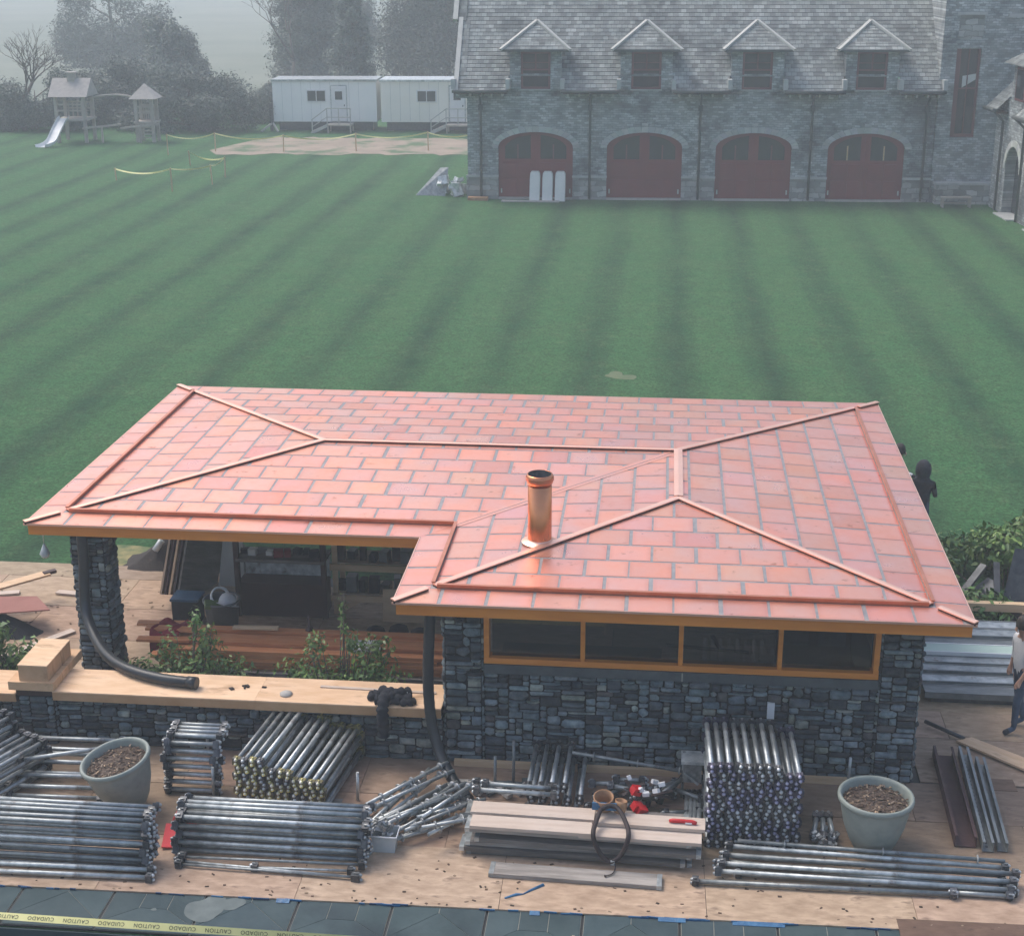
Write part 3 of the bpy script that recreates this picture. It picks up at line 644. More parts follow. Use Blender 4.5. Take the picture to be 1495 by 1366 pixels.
# chips and crumbs trodden into the deck
m = MB(); rd = random.Random(90)
for i in range(230):
    X = rd.uniform(0, 15.8); Y = FRONT(X)+.03+rd.random()**1.6*1.5; m.col = rd.choice(((.25,.2,.18),(.4,.3,.25),(.15,.13,.12),(1.0,.95,.85),(.3,.22,.2)))
    m.obox((X, Y, .004), (rd.uniform(.015,.05), rd.uniform(.01,.03), .005), (0, 0, rd.gauss(0,.5)))
for i in range(120):
    X = rd.uniform(-4, 1.5); Y = rd.uniform(0, 4); m.col = rd.choice(((.3,.25,.2),(1,.95,.85),(.5,.4,.3))); m.obox((X, Y, .006), (rd.uniform(.02,.1), rd.uniform(.01,.03), .005), (0, 0, rd.uniform(0,3)))
m.build('wood_crumbs', M['mulch'], kind='stuff')

# ------------------------------------------------------------------ carriage house (local frame: u along the front, v into the building)
hall = thing('carriage_house', 'long grey stone carriage house with four arched oxblood doors and dormers', 'building', (.45, 47.95, -.06), .030)
HB = lambda m, n, mt, par=hall, kind=None: m.build(n, M[mt], par, kind)
UC = [3.06, 7.94, 12.78, 17.72]; DHW, ZS, ZC, ZE = 1.68, 2.30, 2.98, 4.85
UL, UR = 0.0, 20.6
arch = lambda c, n=20, hw=DHW, zs=ZS, zc=ZC: [(c-hw*math.cos(math.pi*i/n), zs+(zc-zs)*math.sin(math.pi*i/n)) for i in range(n+1)]
w = MB(); T = .35
def facade(m, u0, u1, ze, arches, T):
    xs = u0
    for pts in arches:
        a_, b_ = pts[0][0], pts[-1][0]
        m.add([(xs,0,0),(a_,0,0),(a_,0,ze),(xs,0,ze)], [(0,1,2,3)])
        for p, q in zip(pts[:-1], pts[1:]):
            m.add([(p[0],0,p[1]),(q[0],0,q[1]),(q[0],0,ze),(p[0],0,ze)], [(0,1,2,3)])
            m.add([(p[0],0,p[1]),(q[0],0,q[1]),(q[0],T,q[1]),(p[0],T,p[1])], [(3,2,1,0)])
        m.add([(a_,0,0),(a_,0,pts[0][1]),(a_,T,pts[0][1]),(a_,T,0)], [(0,1,2,3)]); m.add([(b_,0,0),(b_,0,pts[-1][1]),(b_,T,pts[-1][1]),(b_,T,0)], [(3,2,1,0)])
        xs = b_
    m.add([(xs,0,0),(u1,0,0),(u1,0,ze),(xs,0,ze)], [(0,1,2,3)])
facade(w, UL, UR, ZE, [arch(c) for c in UC], T)
HB(w, 'front_wall', 'hall_stone')
# gable end and back
g_ = MB(); g_.add([(UL,0,0),(UL,0,ZE),(UL,6.2,11.0),(UL,12.4,ZE),(UL,12.4,0)], [(0,1,2,3,4)]); HB(g_, 'gable_wall', 'hall_stone_side')
HB(MB().box(UL+.01, UR, 12.0, 12.4, 0, ZE), 'back_wall', 'hall_stone')
# plinth with its moulded course between the doors
edges = [UL-.05] + [e for c in UC for e in (c-DHW-.0, c+DHW+.0)] + [UR]
for a_, b_ in zip(edges[0::2], edges[1::2]):
    p = HB(MB().box(a_, b_-.0, -.07, -.003, 0, .98), 'plinth', 'hall_base'); MB().box(a_-.02, b_+.02, -.11, -.071, .98, 1.08).build('plinth_moulding', M['voussoir'], p)
for c in UC:       # arch ring of single stones
    ring = MB().box(c-.14, c+.14, -.06, -.004, ZC+.30, ZC+.42); rg = HB(ring, 'keystone', 'voussoir')
    n = 19; a1, a2 = arch(c, n), arch(c, n, DHW+.30, ZS, ZC+.27)
    for i in range(n):
        q = shrink([a1[i], a1[i+1], a2[i+1], a2[i]], .009); d = .03+random.uniform(0,.025)
        if len(q) < 3: continue
        m = MB(); m.col = jig((1,1,1), .14); m.prism([(x, -.002, z) for x, z in q], [(x, -d, z) for x, z in q]); m.build('voussoir', M['voussoir'], rg)
def clip_arch(poly, c, hw):         # keep the part of a rectangle under the arch of half-width hw
    sc = hw/DHW; pts = [(c+(x-c)*sc, z-(1-sc)*.9) for x, z in arch(c, 24)]
    for p, q in zip(pts[:-1], pts[1:]):
        ex, ez = q[0]-p[0], q[1]-p[1]; l = math.hypot(ex, ez); poly = clip_poly(poly, -ez/l, ex/l, (-ez*p[0]+ex*p[1])/l)
        if len(poly) < 3: return poly
    return poly
for k_, c in enumerate(UC):
    leafpoly = clip_arch([(c-DHW,.0),(c+DHW,.0),(c+DHW,3.2),(c-DHW,3.2)], c, DHW)
    dr = MB().prism([(x,.26,z) for x, z in leafpoly], [(x,.18,z) for x, z in leafpoly]); dr = HB(dr, 'arched_door', 'red_door')
    for s in (-1, 1):
        lo, hi = (c-1.38, c-.22) if s < 0 else (c+.22, c+1.38)
        q = clip_arch([(lo,1.78),(hi,1.78),(hi,3.2),(lo,3.2)], c, 1.42)
        MB().prism([(x,.1785,z) for x, z in q], [(x,.17,z) for x, z in q]).build('door_window', M['glass_dark'], dr)
        mid = (lo+hi)/2; MB().box(mid-.03, mid+.03, .150, .164, 1.79, 2.42).build('glazing_bar', M['red_frame' if k_ != 3 else 'lumber'], dr)
        for z0, z1 in ((1.05,1.62),(.12,.88)):
            for a_, b_ in ((lo-.1, mid-.06),(mid+.06, hi+.02)):
                MB().box(a_, b_, .118, .1785, z0, z1).build('door_panel', M['red_door'], dr)
    MB().box(c-.035, c+.035, .150, .1785, .02, 2.80).build('meeting_rail', M['red_door'], dr)
    HB(MB().box(c-DHW+.01, c+DHW-.01, -.12, .17, .0, .07), 'threshold', 'concrete')
    for s in (-1, 1): MB().box(c+s*1.55-.03, c+s*1.55+.03, .14, .178, .25, .45).build('hinge', M['trim_pale'], dr)
# roof in stepped courses
SL = 1.0
def stepped(m, u0, u1, v0, v1, z0, step=.16, th=.022):
    v = v0
    while v < v1-1e-6:
        vb = min(v+step, v1); za, zb = z0+(v-v0)*SL, z0+(vb-v0)*SL
        m.add([(u0,v,za+th),(u1,v,za+th),(u1,vb,zb),(u0,vb,zb)], [(0,1,2,3)]); m.add([(u0,v,za-.01),(u1,v,za-.01),(u1,v,za+th),(u0,v,za+th)], [(0,1,2,3)]); v = vb
ZR = ZE+.55
rf = MB(); stepped(rf, UL-.18, UR+.2, .02, 6.2, ZR+.02)
DW = 1.14
segs = [UL-.55] + [e for c in UC for e in (c-DW-.06, c+DW+.06)] + [UR+.2]
for a_, b_ in zip(segs[0::2], segs[1::2]): stepped(rf, a_, b_, -.62, .02, ZR-.62)
rf.add([(UL-.18,6.2,ZR+6.2),(UR+.2,6.2,ZR+6.2),(UR+.2,12.9,ZR-.5),(UL-.18,12.9,ZR-.5)], [(0,1,2,3)])
rf = HB(rf, 'roof', 'shingle')
MB().bar((UL-.44,-.62,ZR-.60), (UL-.44,2.35,ZR+2.37), .20, .16).build('verge_board', M['trim_pale'], rf)
MB().bar((UL-.20,.02,ZR), (UL-.20,2.3,ZR+2.28), .34, .10).build('verge_strip', M['shingle'], rf)
MB().bar((UL-.70,2.2,ZR+2.28), (UL-.70,6.0,ZR+6.08), .22, .18).build('verge_board', M['trim_pale'], rf)
MB().bar((UL-.42,2.2,ZR+2.24), (UL-.42,6.0,ZR+6.04), .40, .10).build('verge_strip', M['shingle'], rf)
for a_, b_ in zip(segs[0::2], segs[1::2]):
    HB(MB().box(a_+.03, b_-.03, -.002, .3, ZE-.4, ZR-.1), 'wall_plate', 'hall_stone'); gt = HB(MB().tube((a_-.05,-.66,ZR-.60), (b_+.05,-.66,ZR-.60), .07, 8), 'eave_gutter', 'copper_green')
    HB(MB().box(a_+.02, b_-.02, -.60, -.006, ZR-.70, ZR-.64), 'eave_soffit', 'dark_wood')
    for e in (a_, b_): MB().box(e-.09, e+.09, -.66, -.02, ZR-.50, ZR-.08).build('eave_stop', M['voussoir'], gt)
    n = max(2, round((b_-a_)/.46))
    for i in range(n): MB().box(a_+(i+.5)*(b_-a_)/n-.035, a_+(i+.5)*(b_-a_)/n+.035, -.58, -.06, ZR-.82, ZR-.705).build('rafter_tail', M['trim_pale'], gt)
for u in (.62, 5.50, 10.36, 15.25, 20.2):
    dp = HB(MB().sweep([(u,-.62,ZR-.68),(u,-.5,ZR-.85),(u,-.2,ZR-1.1),(u,-.17,ZR-1.3),(u,-.17,.05)], .055, 8), 'downpipe', 'copper_green')
    MB().box(u-.1, u+.1, -.28, -.1, ZR-1.45, ZR-1.2).build('rain_head', M['copper_green'], dp)
    for z in (1.3, 2.6): MB().box(u-.075, u+.075, -.24, -.09, z, z+.06).build('pipe_bracket', M['copper_green'], dp)
for c in UC:
    d = MB(); zt = 6.56                                 # jambs, lintel and cheeks in one piece
    d.add([(c-DW,0,ZE-.3),(c-.66,0,ZE-.3),(c-.66,0,zt-.1),(c-.66,0,zt),(c-DW,0,zt),(c+.66,0,ZE-.3),(c+DW,0,ZE-.3),(c+DW,0,zt),(c+.66,0,zt),(c+.66,0,zt-.1),
           (c-DW,1.8,ZE-.3),(c-DW,1.8,zt),(c+DW,1.8,ZE-.3),(c+DW,1.8,zt),(c-.66,.14,ZE-.3),(c-.66,.14,zt-.1),(c+.66,.14,ZE-.3),(c+.66,.14,zt-.1)],
          [(0,1,2,3,4),(5,6,7,8,9),(2,9,8,3),(10,0,4,11),(6,12,13,7),(1,14,15,2),(16,5,9,17),(2,15,17,9)])
    d = HB(d, 'dormer', 'hall_stone')
    ew, ap, za = 1.48, 1.25, 7.66
    r_ = MB(); n = 9                                    # hipped front in courses
    for i in range(n):
        t0, t1 = i/n, (i+1)/n; f = lambda t, h: ((c-ew*(1-t), -.32+(ap+.32)*t, zt+(za-zt)*t+h), (c+ew*(1-t), -.32+(ap+.32)*t, zt+(za-zt)*t+h))
        (a0, a1), (b0, b1) = f(t0, .02), f(t1, 0); r_.add([a0, a1, b1, b0], [(0,1,2,3)])
        (c0, c1), _ = f(t0, -.01), 0; r_.add([c0, c1, a1, a0], [(0,1,2,3)])
    for s in (-1, 1): r_.add([(c+s*ew,-.32,zt),(c,ap,za),(c,3.0,za),(c+s*ew,2.0,zt)], [(0,1,2,3)] if s < 0 else [(3,2,1,0)])
    r_.add([(c-ew,-.32,zt),(c+ew,-.32,zt),(c+ew,2,zt),(c-ew,2,zt)], [(3,2,1,0)])
    r_ = r_.build('dormer_roof', M['shingle'], d)
    for s in (-1, 1): MB().bar((c+s*(ew+.05),-.36,zt+.0), (c,ap,za+.07), .15, .09).build('dormer_hip', M['trim_pale'], d)
    MB().box(c-ew, c+ew, -.36, -.30, zt-.09, zt+.005).build('dormer_fascia', M['copper_green'], d)
    fw = MB(); fw.box(c-.655, c-.56, .06, .13, ZE, zt-.1); fw.box(c+.56, c+.655, .06, .13, ZE, zt-.1); fw.box(c-.56, c+.56, .06, .13, zt-.2, zt-.1); fw.box(c-.56, c+.56, .05, .13, ZE, ZE+.10); fw.box(c-.56, c+.56, .055, .125, ZE+.80, ZE+.87); fw.box(c-.03, c+.03, .07, .12, ZE+.87, zt-.2); fw.box(c-.56, c+.56, .07, .12, ZE+1.12, ZE+1.15)
    fw = fw.build('dormer_window', M['red_frame'], d); MB().box(c-.56, c+.56, .10, .115, ZE+.1, zt-.2).build('pane', M['glass_dark'], fw)
    MB().box(c-.70, c+.70, -.06, .05, ZE-.05, ZE-.002).build('dormer_sill', M['voussoir'], d)
# stair tower
tw = MB(); U0, U1 = 20.62, 28.0; tv = -.12
for a_, b_, z0, z1 in ((U0,21.25,0,12),(22.3,U1,0,12),(21.25,22.3,0,2.85),(21.25,22.3,6.62,7.0),(21.25,22.3,8.0,12)):
    tw.add([(a_,tv,z0),(b_,tv,z0),(b_,tv,z1),(a_,tv,z1)], [(0,1,2,3)])
tw.add([(U0,tv,0),(U0,tv,12),(U0,6,12),(U0,6,0)], [(0,1,2,3)]); tw.add([(U1,tv,0),(U1,6,0),(U1,6,12),(U1,tv,12)], [(0,1,2,3)])
for u in (21.25, 22.3): tw.add([(u,tv,2.85),(u,tv+.4,2.85),(u,tv+.4,6.62),(u,tv,6.62)], [(0,1,2,3)])
tw.add([(21.25,tv,2.85),(22.3,tv,2.85),(22.3,tv+.4,2.85),(21.25,tv+.4,2.85)], [(0,1,2,3)])
tw = HB(tw, 'stair_tower', 'hall_stone')
MB().box(21.20, 22.35, tv+.10, tv+.14, 7.0, 8.0).build('recessed_panel', M['hall_base'], tw)
MB().box(21.15, 22.40, tv-.05, tv+.0, 8.0, 8.12).build('panel_lintel', M['voussoir'], tw); MB().box(23.3, 24.6, tv-.05, tv-.002, 7.9, 8.05).build('panel_lintel', M['voussoir'], tw)
fw = MB(); fw.box(21.26,21.46,tv+.1,tv+.3,2.86,6.6); fw.box(22.2,22.29,tv+.1,tv+.3,2.86,6.6); fw.box(21.46,22.2,tv+.1,tv+.3,2.86,3.0); fw.box(21.46,22.2,tv+.15,tv+.25,4.9,4.96); fw.box(21.8,21.84,tv+.15,tv+.25,3.0,6.6)
fw = fw.build('tall_window', M['red_frame'], tw); MB().box(21.46,22.2,tv+.22,tv+.24,3.0,6.6).build('pane', M['glass_dark'], fw); MB().add([(21.62,tv+.205,4.95),(22.19,tv+.205,5.3),(22.19,tv+.205,5.55),(21.62,tv+.205,5.45)], [(0,1,2,3)]).build('window_blind', M['offwhite'], fw)
lw = HB(MB().box(20.75, 23.2, -.62, -.14, 0, .85), 'low_stone_wall', 'hall_base'); MB().box(20.7, 23.25, -.68, -.13, .85, .95).build('coping', M['voussoir'], lw)
# side wing coming forward on the right
side = thing('side_wing', 'grey stone side wing with arched doorway and dormer meeting the stair tower', 'building', (23.52, 47.0, -.06), R(-90)+.09)
# local u runs towards the viewer, v into the wing
def SB(m, n, mt, par=side): return m.build(n, M[mt], par)
sm_ = MB(); facade(sm_, -.6, 16, 4.7, [arch(2.2, 16, .95, 1.9, 2.9), arch(6.2, 16, .95, 1.9, 2.9)], .5); SB(sm_, 'wall', 'hall_stone')
for c in (2.2, 6.2):
    q = [(c-.95,0),(c+.95,0)] + arch(c, 16, .95, 1.9, 2.9)[::-1]
    dr = SB(MB().prism([(x,.48,z) for x, z in q], [(x,.42,z) for x, z in q]), 'doorway', 'glass_dark')
    a1, a2 = arch(c, 13, .95, 1.9, 2.9), arch(c, 13, 1.22, 1.9, 3.17)
    for i in range(13):
        q = shrink([a1[i], a1[i+1], a2[i+1], a2[i]], .008); m = MB(); m.col = jig((1.15,1.15,1.1), .14); m.prism([(x,-.002,z) for x, z in q], [(x,-.05,z) for x, z in q]); m.build('voussoir', M['voussoir'], dr)
    SB(MB().box(c-.94, c+.94, -.35, .41, 0, .05), 'door_step', 'voussoir')
rs = MB(); stepped(rs, -.6, .9, -.55, 5, 4.25); stepped(rs, .9, 3.5, .02, 5, 4.82); stepped(rs, 3.5, 16, -.55, 5, 4.25); rs = SB(rs, 'roof', 'shingle')
for a_, b_ in ((-.6,.9),(3.5,16)): SB(MB().tube((a_,-.6,4.25), (b_,-.6,4.25), .08, 8), 'eave_gutter', 'copper_green'); SB(MB().box(a_, b_, -.5, -.004, 4.12, 4.18), 'eave_soffit', 'dark_wood')
for u in (.75, 3.7): SB(MB().sweep([(u,-.55,4.2),(u,-.14,3.8),(u,-.14,.05)], .06, 8), 'downpipe', 'copper_green')
d = MB(); d.box(1.15, 3.25, 0, 1.6, 4.4, 6.2); d = SB(d, 'dormer', 'hall_stone')
r_ = MB(); r_.add([(.75,-.35,6.2),(3.65,-.35,6.2),(2.2,1.2,7.3),(2.2,3,7.3),(.75,2,6.2),(3.65,2,6.2)], [(0,1,2),(0,2,3,4),(1,5,3,2),(0,4,5,1)]); r_.build('dormer_roof', M['shingle'], d)
fw = MB(); fw.box(1.6,2.8,-.03,-.003,4.75,6.1); fw = fw.build('dormer_window', M['red_frame'], d); MB().box(1.7,2.7,-.045,-.031,4.85,6.0).build('pane', M['glass_dark'], fw)
SB(MB().add([(-.6,12,0),(16,12,0),(16,12,4.7),(-.6,12,4.7)], [(0,1,2,3)]), 'back_wall', 'hall_stone')

# things along the carriage house
for i, (u, lab) in enumerate(((4.02-.95,'white wrapped rounded slab leaning on the arched door, beside the ramp board'),(4.02-.38,'white wrapped rounded slab leaning between two others on the arched door'),(4.02+.19,'white wrapped rounded slab leaning nearest the downpipe pier'))):
    t = MB(); hw = .24; H = 1.28
    prof = [(-hw,0),(hw,0),(hw,H*.8),(hw*.93,H*.93),(hw*.65,H),(-hw*.65,H),(-hw*.93,H*.93),(-hw,H*.8)]
    f0 = lambda x, z, k_: (x, .30*z+k_-.02, z); t.prism([f0(x, z, .11) for x, z in prof], [f0(x*.94, z*.985, -.05) for x, z in prof])
    o = t.build('wrapped_slab', M['offwhite']); o.location = (.45+u, 47.30+u*.03, -.05); tag(o, lab, 'slab', 'white slabs leaning on the carriage door')
o = MB().box(-1.3, 1.3, -.12, .18, 0, .05).build('ramp_board', M['concrete']); o.location = (3.35, 47.2, -.055); tag(o, 'pale board lying on the ground before the first arched door', 'board')
t = thing('garden_bench', 'weathered wooden bench standing before the tower low wall', 'bench', (22.0, 47.35-.1, -.06), .03)
MB().box(-.65,.65,-.2,.2,.40,.45).build('seat', M['play_wood'], t)
for x in (-.58,.58):
    for y in (-.15,.15): MB().box(x-.04,x+.04,y-.04,y+.04,0,.4).build('leg', M['play_wood'], t)
MB().box(-.55,.55,-.02,.02,.15,.2).build('stretcher', M['play_wood'], t)
t = thing('rubble_heap', 'heap of dark scrap and a leaning sheet by the carriage house corner', 'scrap heap', (-.5, 49.0, -.06))
m = MB()
for i in range(24): m.obox((random.uniform(-.5,.6), random.uniform(-.5,.5), random.uniform(.05,.7)), (random.uniform(.1,.7), random.uniform(.08,.2), random.uniform(.08,.5)), (random.uniform(-.6,.6), random.uniform(-.6,.6), random.uniform(0,3)))
m.build('scrap', M['galv'], t); MB().add([(-1.6,-.3,0),(-.2,-.4,0),(-.1,.1,1.25),(-.5,.2,1.2)], [(0,1,2,3)]).build('leaning_sheet', M['galv'], t)
o = MB().box(-.45,.45,-.2,.2,0,.14).build('orange_block', M['leather']); o.location = (.95, 47.55, -.06); tag(o, 'orange brown block on the ground at the carriage house corner', 'block')

# ------------------------------------------------------------------ office trailers
def trailer(loc, rz, W, mt, label, wx, dx):
    t = thing('office_trailer', label, 'trailer', loc, rz, 'site office trailers'); z0, z1 = .55, 3.0
    MB().box(0, W, 0, 2.6, z0, z1).build('body', M[mt], t)
    MB().box(-.06, W+.06, -.08, 2.68, z1, z1+.12).build('roof', M['galv'], t)
    m = MB()
    for i in range(1, int(W/.6)): m.box(i*.6-.006, i*.6+.006, -.006, -.002, z0+.02, z1-.02)
    m.build('siding_rib', M['galv'], t)
    f = MB().box(wx-.62, wx+.62, -.05, -.004, 1.75, 2.5).build('window', M['white'], t)
    for s in (-1, 1): MB().box(wx+s*.29-.26, wx+s*.29+.26, -.065, -.051, 1.82, 2.43).build('pane', M['glass_dark'], f)
    MB().box(dx-.52, dx+.52, -.03, -.004, z0+.02, 2.78).build('door_frame', M['galv'], t); d = MB().box(dx-.46, dx+.46, -.05, -.031, z0+.05, 2.72).build('door', M['white'], t); MB().box(dx-.22, dx+.22, -.062, -.051, 1.9, 2.4).build('door_window', M['glass_dark'], d); MB().box(dx+.32, dx+.38, -.09, -.051, 1.5, 1.6).build('door_handle', M['dark_steel'], d)
    MB().box(.3, W-.3, .25, 2.3, .02, z0-.003).build('chassis', M['dark_steel'], t)
    MB().box(dx-.6, dx+.9, -1.25, -.08, .42, .50).build('landing', M['play_wood'], t)
    for x in (dx-.55, dx+.85):
        for y in (-1.2,-.15): MB().box(x-.04,x+.04,y-.04,y+.04,-.02,.42).build('landing_leg', M['play_wood'], t)
    for i in range(3): MB().box(dx-1.0-.28*i, dx-.72-.28*i, -1.2, -.2, .30-.12*i, .34-.12*i).build('tread', M['play_wood'], t)
    for y in (-1.22, -.2): MB().bar((dx-.62,y,.42), (dx-1.6,y,-.02), .05, .16).build('stringer', M['trim_pale'], t)
    m = MB(); y = -1.22
    for x in (dx-.58, dx+.15, dx+.87): m.bar((x,y,.5), (x,y,1.5), .06, .06, (0,1,0))
    for z in (.95, 1.48): m.bar((dx-.6,y,z), (dx+.9,y,z), .06, .06)
    m.bar((dx-.6,y,1.46), (dx-1.55,y,.78), .06, .06); m.bar((dx-1.52,y,0), (dx-1.52,y,.8), .06, .06, (0,1,0)); m.bar((dx-.6,y,.95), (dx-1.55,y,.35), .05, .05)
    m.build('handrail', M['trim_pale'], t)
    for x in (.5, W-.5): MB().box(x-.2, x+.2, .3, .7, -.02, .5).build('block', M['concrete'], t)
    return t
trailer((-15.15, 73.8, -.05), .05, 6.5, 'trailer', 'white office trailer with two-pane window and steps, apart from the carriage house', 2.75, 4.15)
trailer((-8.35, 74.0, -.05), .04, 6.6, 'trailer_cream', 'cream office trailer with stair railing beside the carriage house gable', 2.85, 4.75)
m = thing('trailer_hitch', 'dark A-frame trailer hitch standing by the white office trailer', 'hitch', (-15.3, 73.3, -.05))
MB().bar((.1,.4,.5),(-.5,-.2,.02),.1,.1).build('arm', M['trim_pale'], m); MB().bar((.1,.4,.5),(.6,-.3,.02),.1,.1).build('arm', M['trim_pale'], m); MB().box(-.05,.15,.3,.5,.0,1.7).build('jack_post', M['dark_steel'], m)

# ------------------------------------------------------------------ playset
ps = thing('playset', 'weathered wooden playset with two roofed towers and a white slide on the lawn', 'playset', (-25.6, 67.6, -.05), .05)
def ptower(x0, x1, y0, y1, zp, zr_, za, gable):
    for x in (x0, x1):
        for y in (y0, y1): MB().box(x-.09, x+.09, y-.09, y+.09, 0, zr_).build('post', M['play_wood'], ps)
    MB().box(x0-.15, x1+.15, y0-.15, y1+.15, zp-.1, zp).build('platform', M['play_wood'], ps)
    for z in (zp+.45, zp+.8): MB().box(x0, x1, y0-.06, y0-.02, z, z+.1).build('rail', M['play_wood'], ps); MB().box(x0, x1, y1+.02, y1+.06, z, z+.1).build('rail', M['play_wood'], ps)
    for i in range(6): xx = x0+.15+(x1-x0-.3)*i/5; MB().box(xx-.04, xx+.04, y1+.07, y1+.1, zp, zp+.9).build('slat', M['play_wood'], ps)
    e = .32; xm, ym = (x0+x1)/2, (y0+y1)/2; r = MB(); a_, b_, c_, d_ = (x0-e,y0-e,zr_), (x1+e,y0-e,zr_), (x1+e,y1+e,zr_), (x0-e,y1+e,zr_)
    if gable: r.add([a_, b_, c_, d_, (x0-e,ym,za), (x1+e,ym,za)], [(0,1,5,4),(2,3,4,5),(0,4,3),(1,2,5),(3,2,1,0)])
    else: r.add([a_, b_, c_, d_, (xm,ym,za)], [(0,1,4),(1,2,4),(2,3,4),(3,0,4),(3,2,1,0)])
    r = r.build('roof', M['play_roof'], ps)
    if gable:
        MB().box(xm-.22, xm+.22, ym-.22, ym+.22, za-.2, za+.28).build('cupola', M['play_wood'], r); MB().box(xm-.3, xm+.3, ym-.3, ym+.3, za+.28, za+.34).build('cupola_cap', M['play_roof'], r)
ptower(-.75, .9, -.8, .8, 1.35, 2.65, 3.65, True)
ptower(3.9, 4.85, -.5, .5, 1.2, 2.5, 3.35, False)
sl = MB(); pts = smooth_path([(-.3,-.8,1.42),(-.35,-1.25,1.25),(-.45,-2.0,.75),(-.55,-2.7,.25),(-.75,-3.2,.08),(-.95,-3.5,.06)], 4)
for s in (-1, 1): sl.add([p+Vector((s*.26,0,0)) for p in pts]+[p+Vector((s*.30,0,.17)) for p in pts], [(i,i+1,len(pts)+i+1,len(pts)+i) for i in range(len(pts)-1)], True)
sl.add([p+Vector((-.27,0,0)) for p in pts]+[p+Vector((.27,0,0)) for p in pts], [(i,len(pts)+i,len(pts)+i+1,i+1) for i in range(len(pts)-1)], True)
sl.build('slide', M['white'], ps)
MB().sweep(smooth_path([(.95,0,2.45),(1.7,0,2.62),(2.6,0,2.68),(3.4,0,2.6),(3.9,0,2.42)], 3), .07, 6).build('overhead_beam', M['play_wood'], ps)
for x, y in ((1.9,-.9),(4.1,-.7)): MB().bar((x-1.1,y-.2,.85),(x+1.1,y+.2,1.05),.14,.10).build('plank_rail', M['play_wood'], ps); MB().box(x-.05,x+.05,y-.05,y+.05,0,.9).build('rail_post', M['play_wood'], ps)
for i in range(5): MB().box(4.0,4.75,-.62,-.55,.25+.2*i,.31+.2*i).build('rung', M['play_wood'], ps)

# ------------------------------------------------------------------ staked caution tape on the lawn
def ribbon(p, q, sag, w=.075, n=10, tilt=.4, ph=0.):
    p, q = Vector(p), Vector(q); d = (q-p).normalized(); s = Vector((-d.y, d.x, 0)); vs = []
    for i in range(n+1):
        t = i/n; c = p.lerp(q, t)-Vector((0,0,sag*4*t*(1-t))); a_ = tilt+.5*math.sin(t*5+ph); o = Vector((0,0,math.cos(a_)))+s*math.sin(a_); vs += [c-o*w/2, c+o*w/2]
    return MB().add(vs, [(2*i,2*i+2,2*i+3,2*i+1) for i in range(n)], True)
stk = [(-17.6,52.2,.55),(-13.7,48.9,1.05),(-12.45,51.2,.9),(-12.5,53.6,.95),(-15.6,57.8,.7)]
for i, (x, y, h) in enumerate(stk):
    tag(MB().bar((x,y,-.08),(x+random.uniform(-.08,.08),y,h),.06,.06,(0,1,0)).build('wooden_stake', M['lumber']), 'short wooden stake holding the loose caution tape loop on the lawn', 'stake', 'stakes of the caution tape loop')
for i in range(len(stk)-1):
    p, q = stk[i], stk[i+1]
    tag(ribbon((p[0],p[1],p[2]-.05),(q[0],q[1],q[2]-.05),.22 if i in (0,3) else .1,.075,12,.3,i).build('caution_tape', M['tape']), 'sagging yellow caution tape run between lawn stakes', 'caution tape', 'caution tape around the lawn stakes')
stk2 = [(-18.1,61.8,1.1),(-15.9,63.5,1.0),(-12.0,63.6,.9),(-8.0,64.2,.95),(-4.0,64.8,1.0),(-1.2,65.0,1.0)]
for i, (x, y, h) in enumerate(stk2):
    tag(MB().bar((x,y,-.08),(x,y,h),.06,.06,(0,1,0)).build('wooden_stake', M['lumber']), 'wooden stake in the tape line before the bare dirt', 'stake', 'stakes of the tape line by the dirt')
for i in range(len(stk2)-1):
    p, q = stk2[i], stk2[i+1]
    tag(ribbon((p[0],p[1],p[2]-.05),(q[0],q[1],q[2]-.05),.25,.075,12,.3,i*2).build('caution_tape', M['tape']), 'pale yellow caution tape strung before the bare dirt and trailers', 'caution tape', 'caution tape along the bare dirt')
# the tape along the pool edge
P0, P1 = Vector((-.6,-5.99,.16)), Vector((8.6,-6.02,.12))
tp = thing('pool_tape', 'yellow caution tape with black lettering strung along the pool edge', 'caution tape', (4, -6, .1))
ribbon(P0, P1, .03, .085, 30, .5, .3).build('tape', M['tape'], tp, world=True)
d = (P1-P0).normalized(); s = Vector((-d.y, d.x, 0))
def word(txt, X):
    cu = bpy.data.curves.new('lettering', 'FONT'); cu.body = txt; cu.size = .062; cu.align_x = 'CENTER'; cu.align_y = 'CENTER'; cu.space_character = 1.15
    to = bpy.data.objects.new('tmp', cu); COL.objects.link(to); bpy.context.view_layer.update()
    me = bpy.data.meshes.new_from_object(to.evaluated_get(bpy.context.evaluated_depsgraph_get())); bpy.data.objects.remove(to); me.name = 'lettering'
    me.materials.clear(); me.materials.append(M['ink']); a_ = me.attributes.new('col', 'FLOAT_COLOR', 'POINT'); a_.data.foreach_set('color', np.ones(4*len(me.vertices), np.float32))
    o = link('lettering', me, tp)
    t = (X-P0.x)/(P1.x-P0.x); c = P0.lerp(P1, t)-Vector((0,0,.03*4*t*(1-t))); a_ = .5+.5*math.sin(t*5+.3)
    upv = Vector((0,0,math.cos(a_)))+s*math.sin(a_); n = d.cross(upv).normalized()
    Mx = Matrix((-d, -upv, n)).transposed().to_4x4(); Mx.translation = c+n*.004-Vector((4,-6,.1)); o.matrix_local = Mx
for i in range(17): word('CAUTION' if i % 2 == 0 else 'CUIDADO', .35+.42*i)
for x in (-.6, 8.6): MB().bar((x,-5.9,-.02),(x,-5.985,.3),.03,.03,(0,1,0)).build('stake', M['lumber'], tp, world=True)

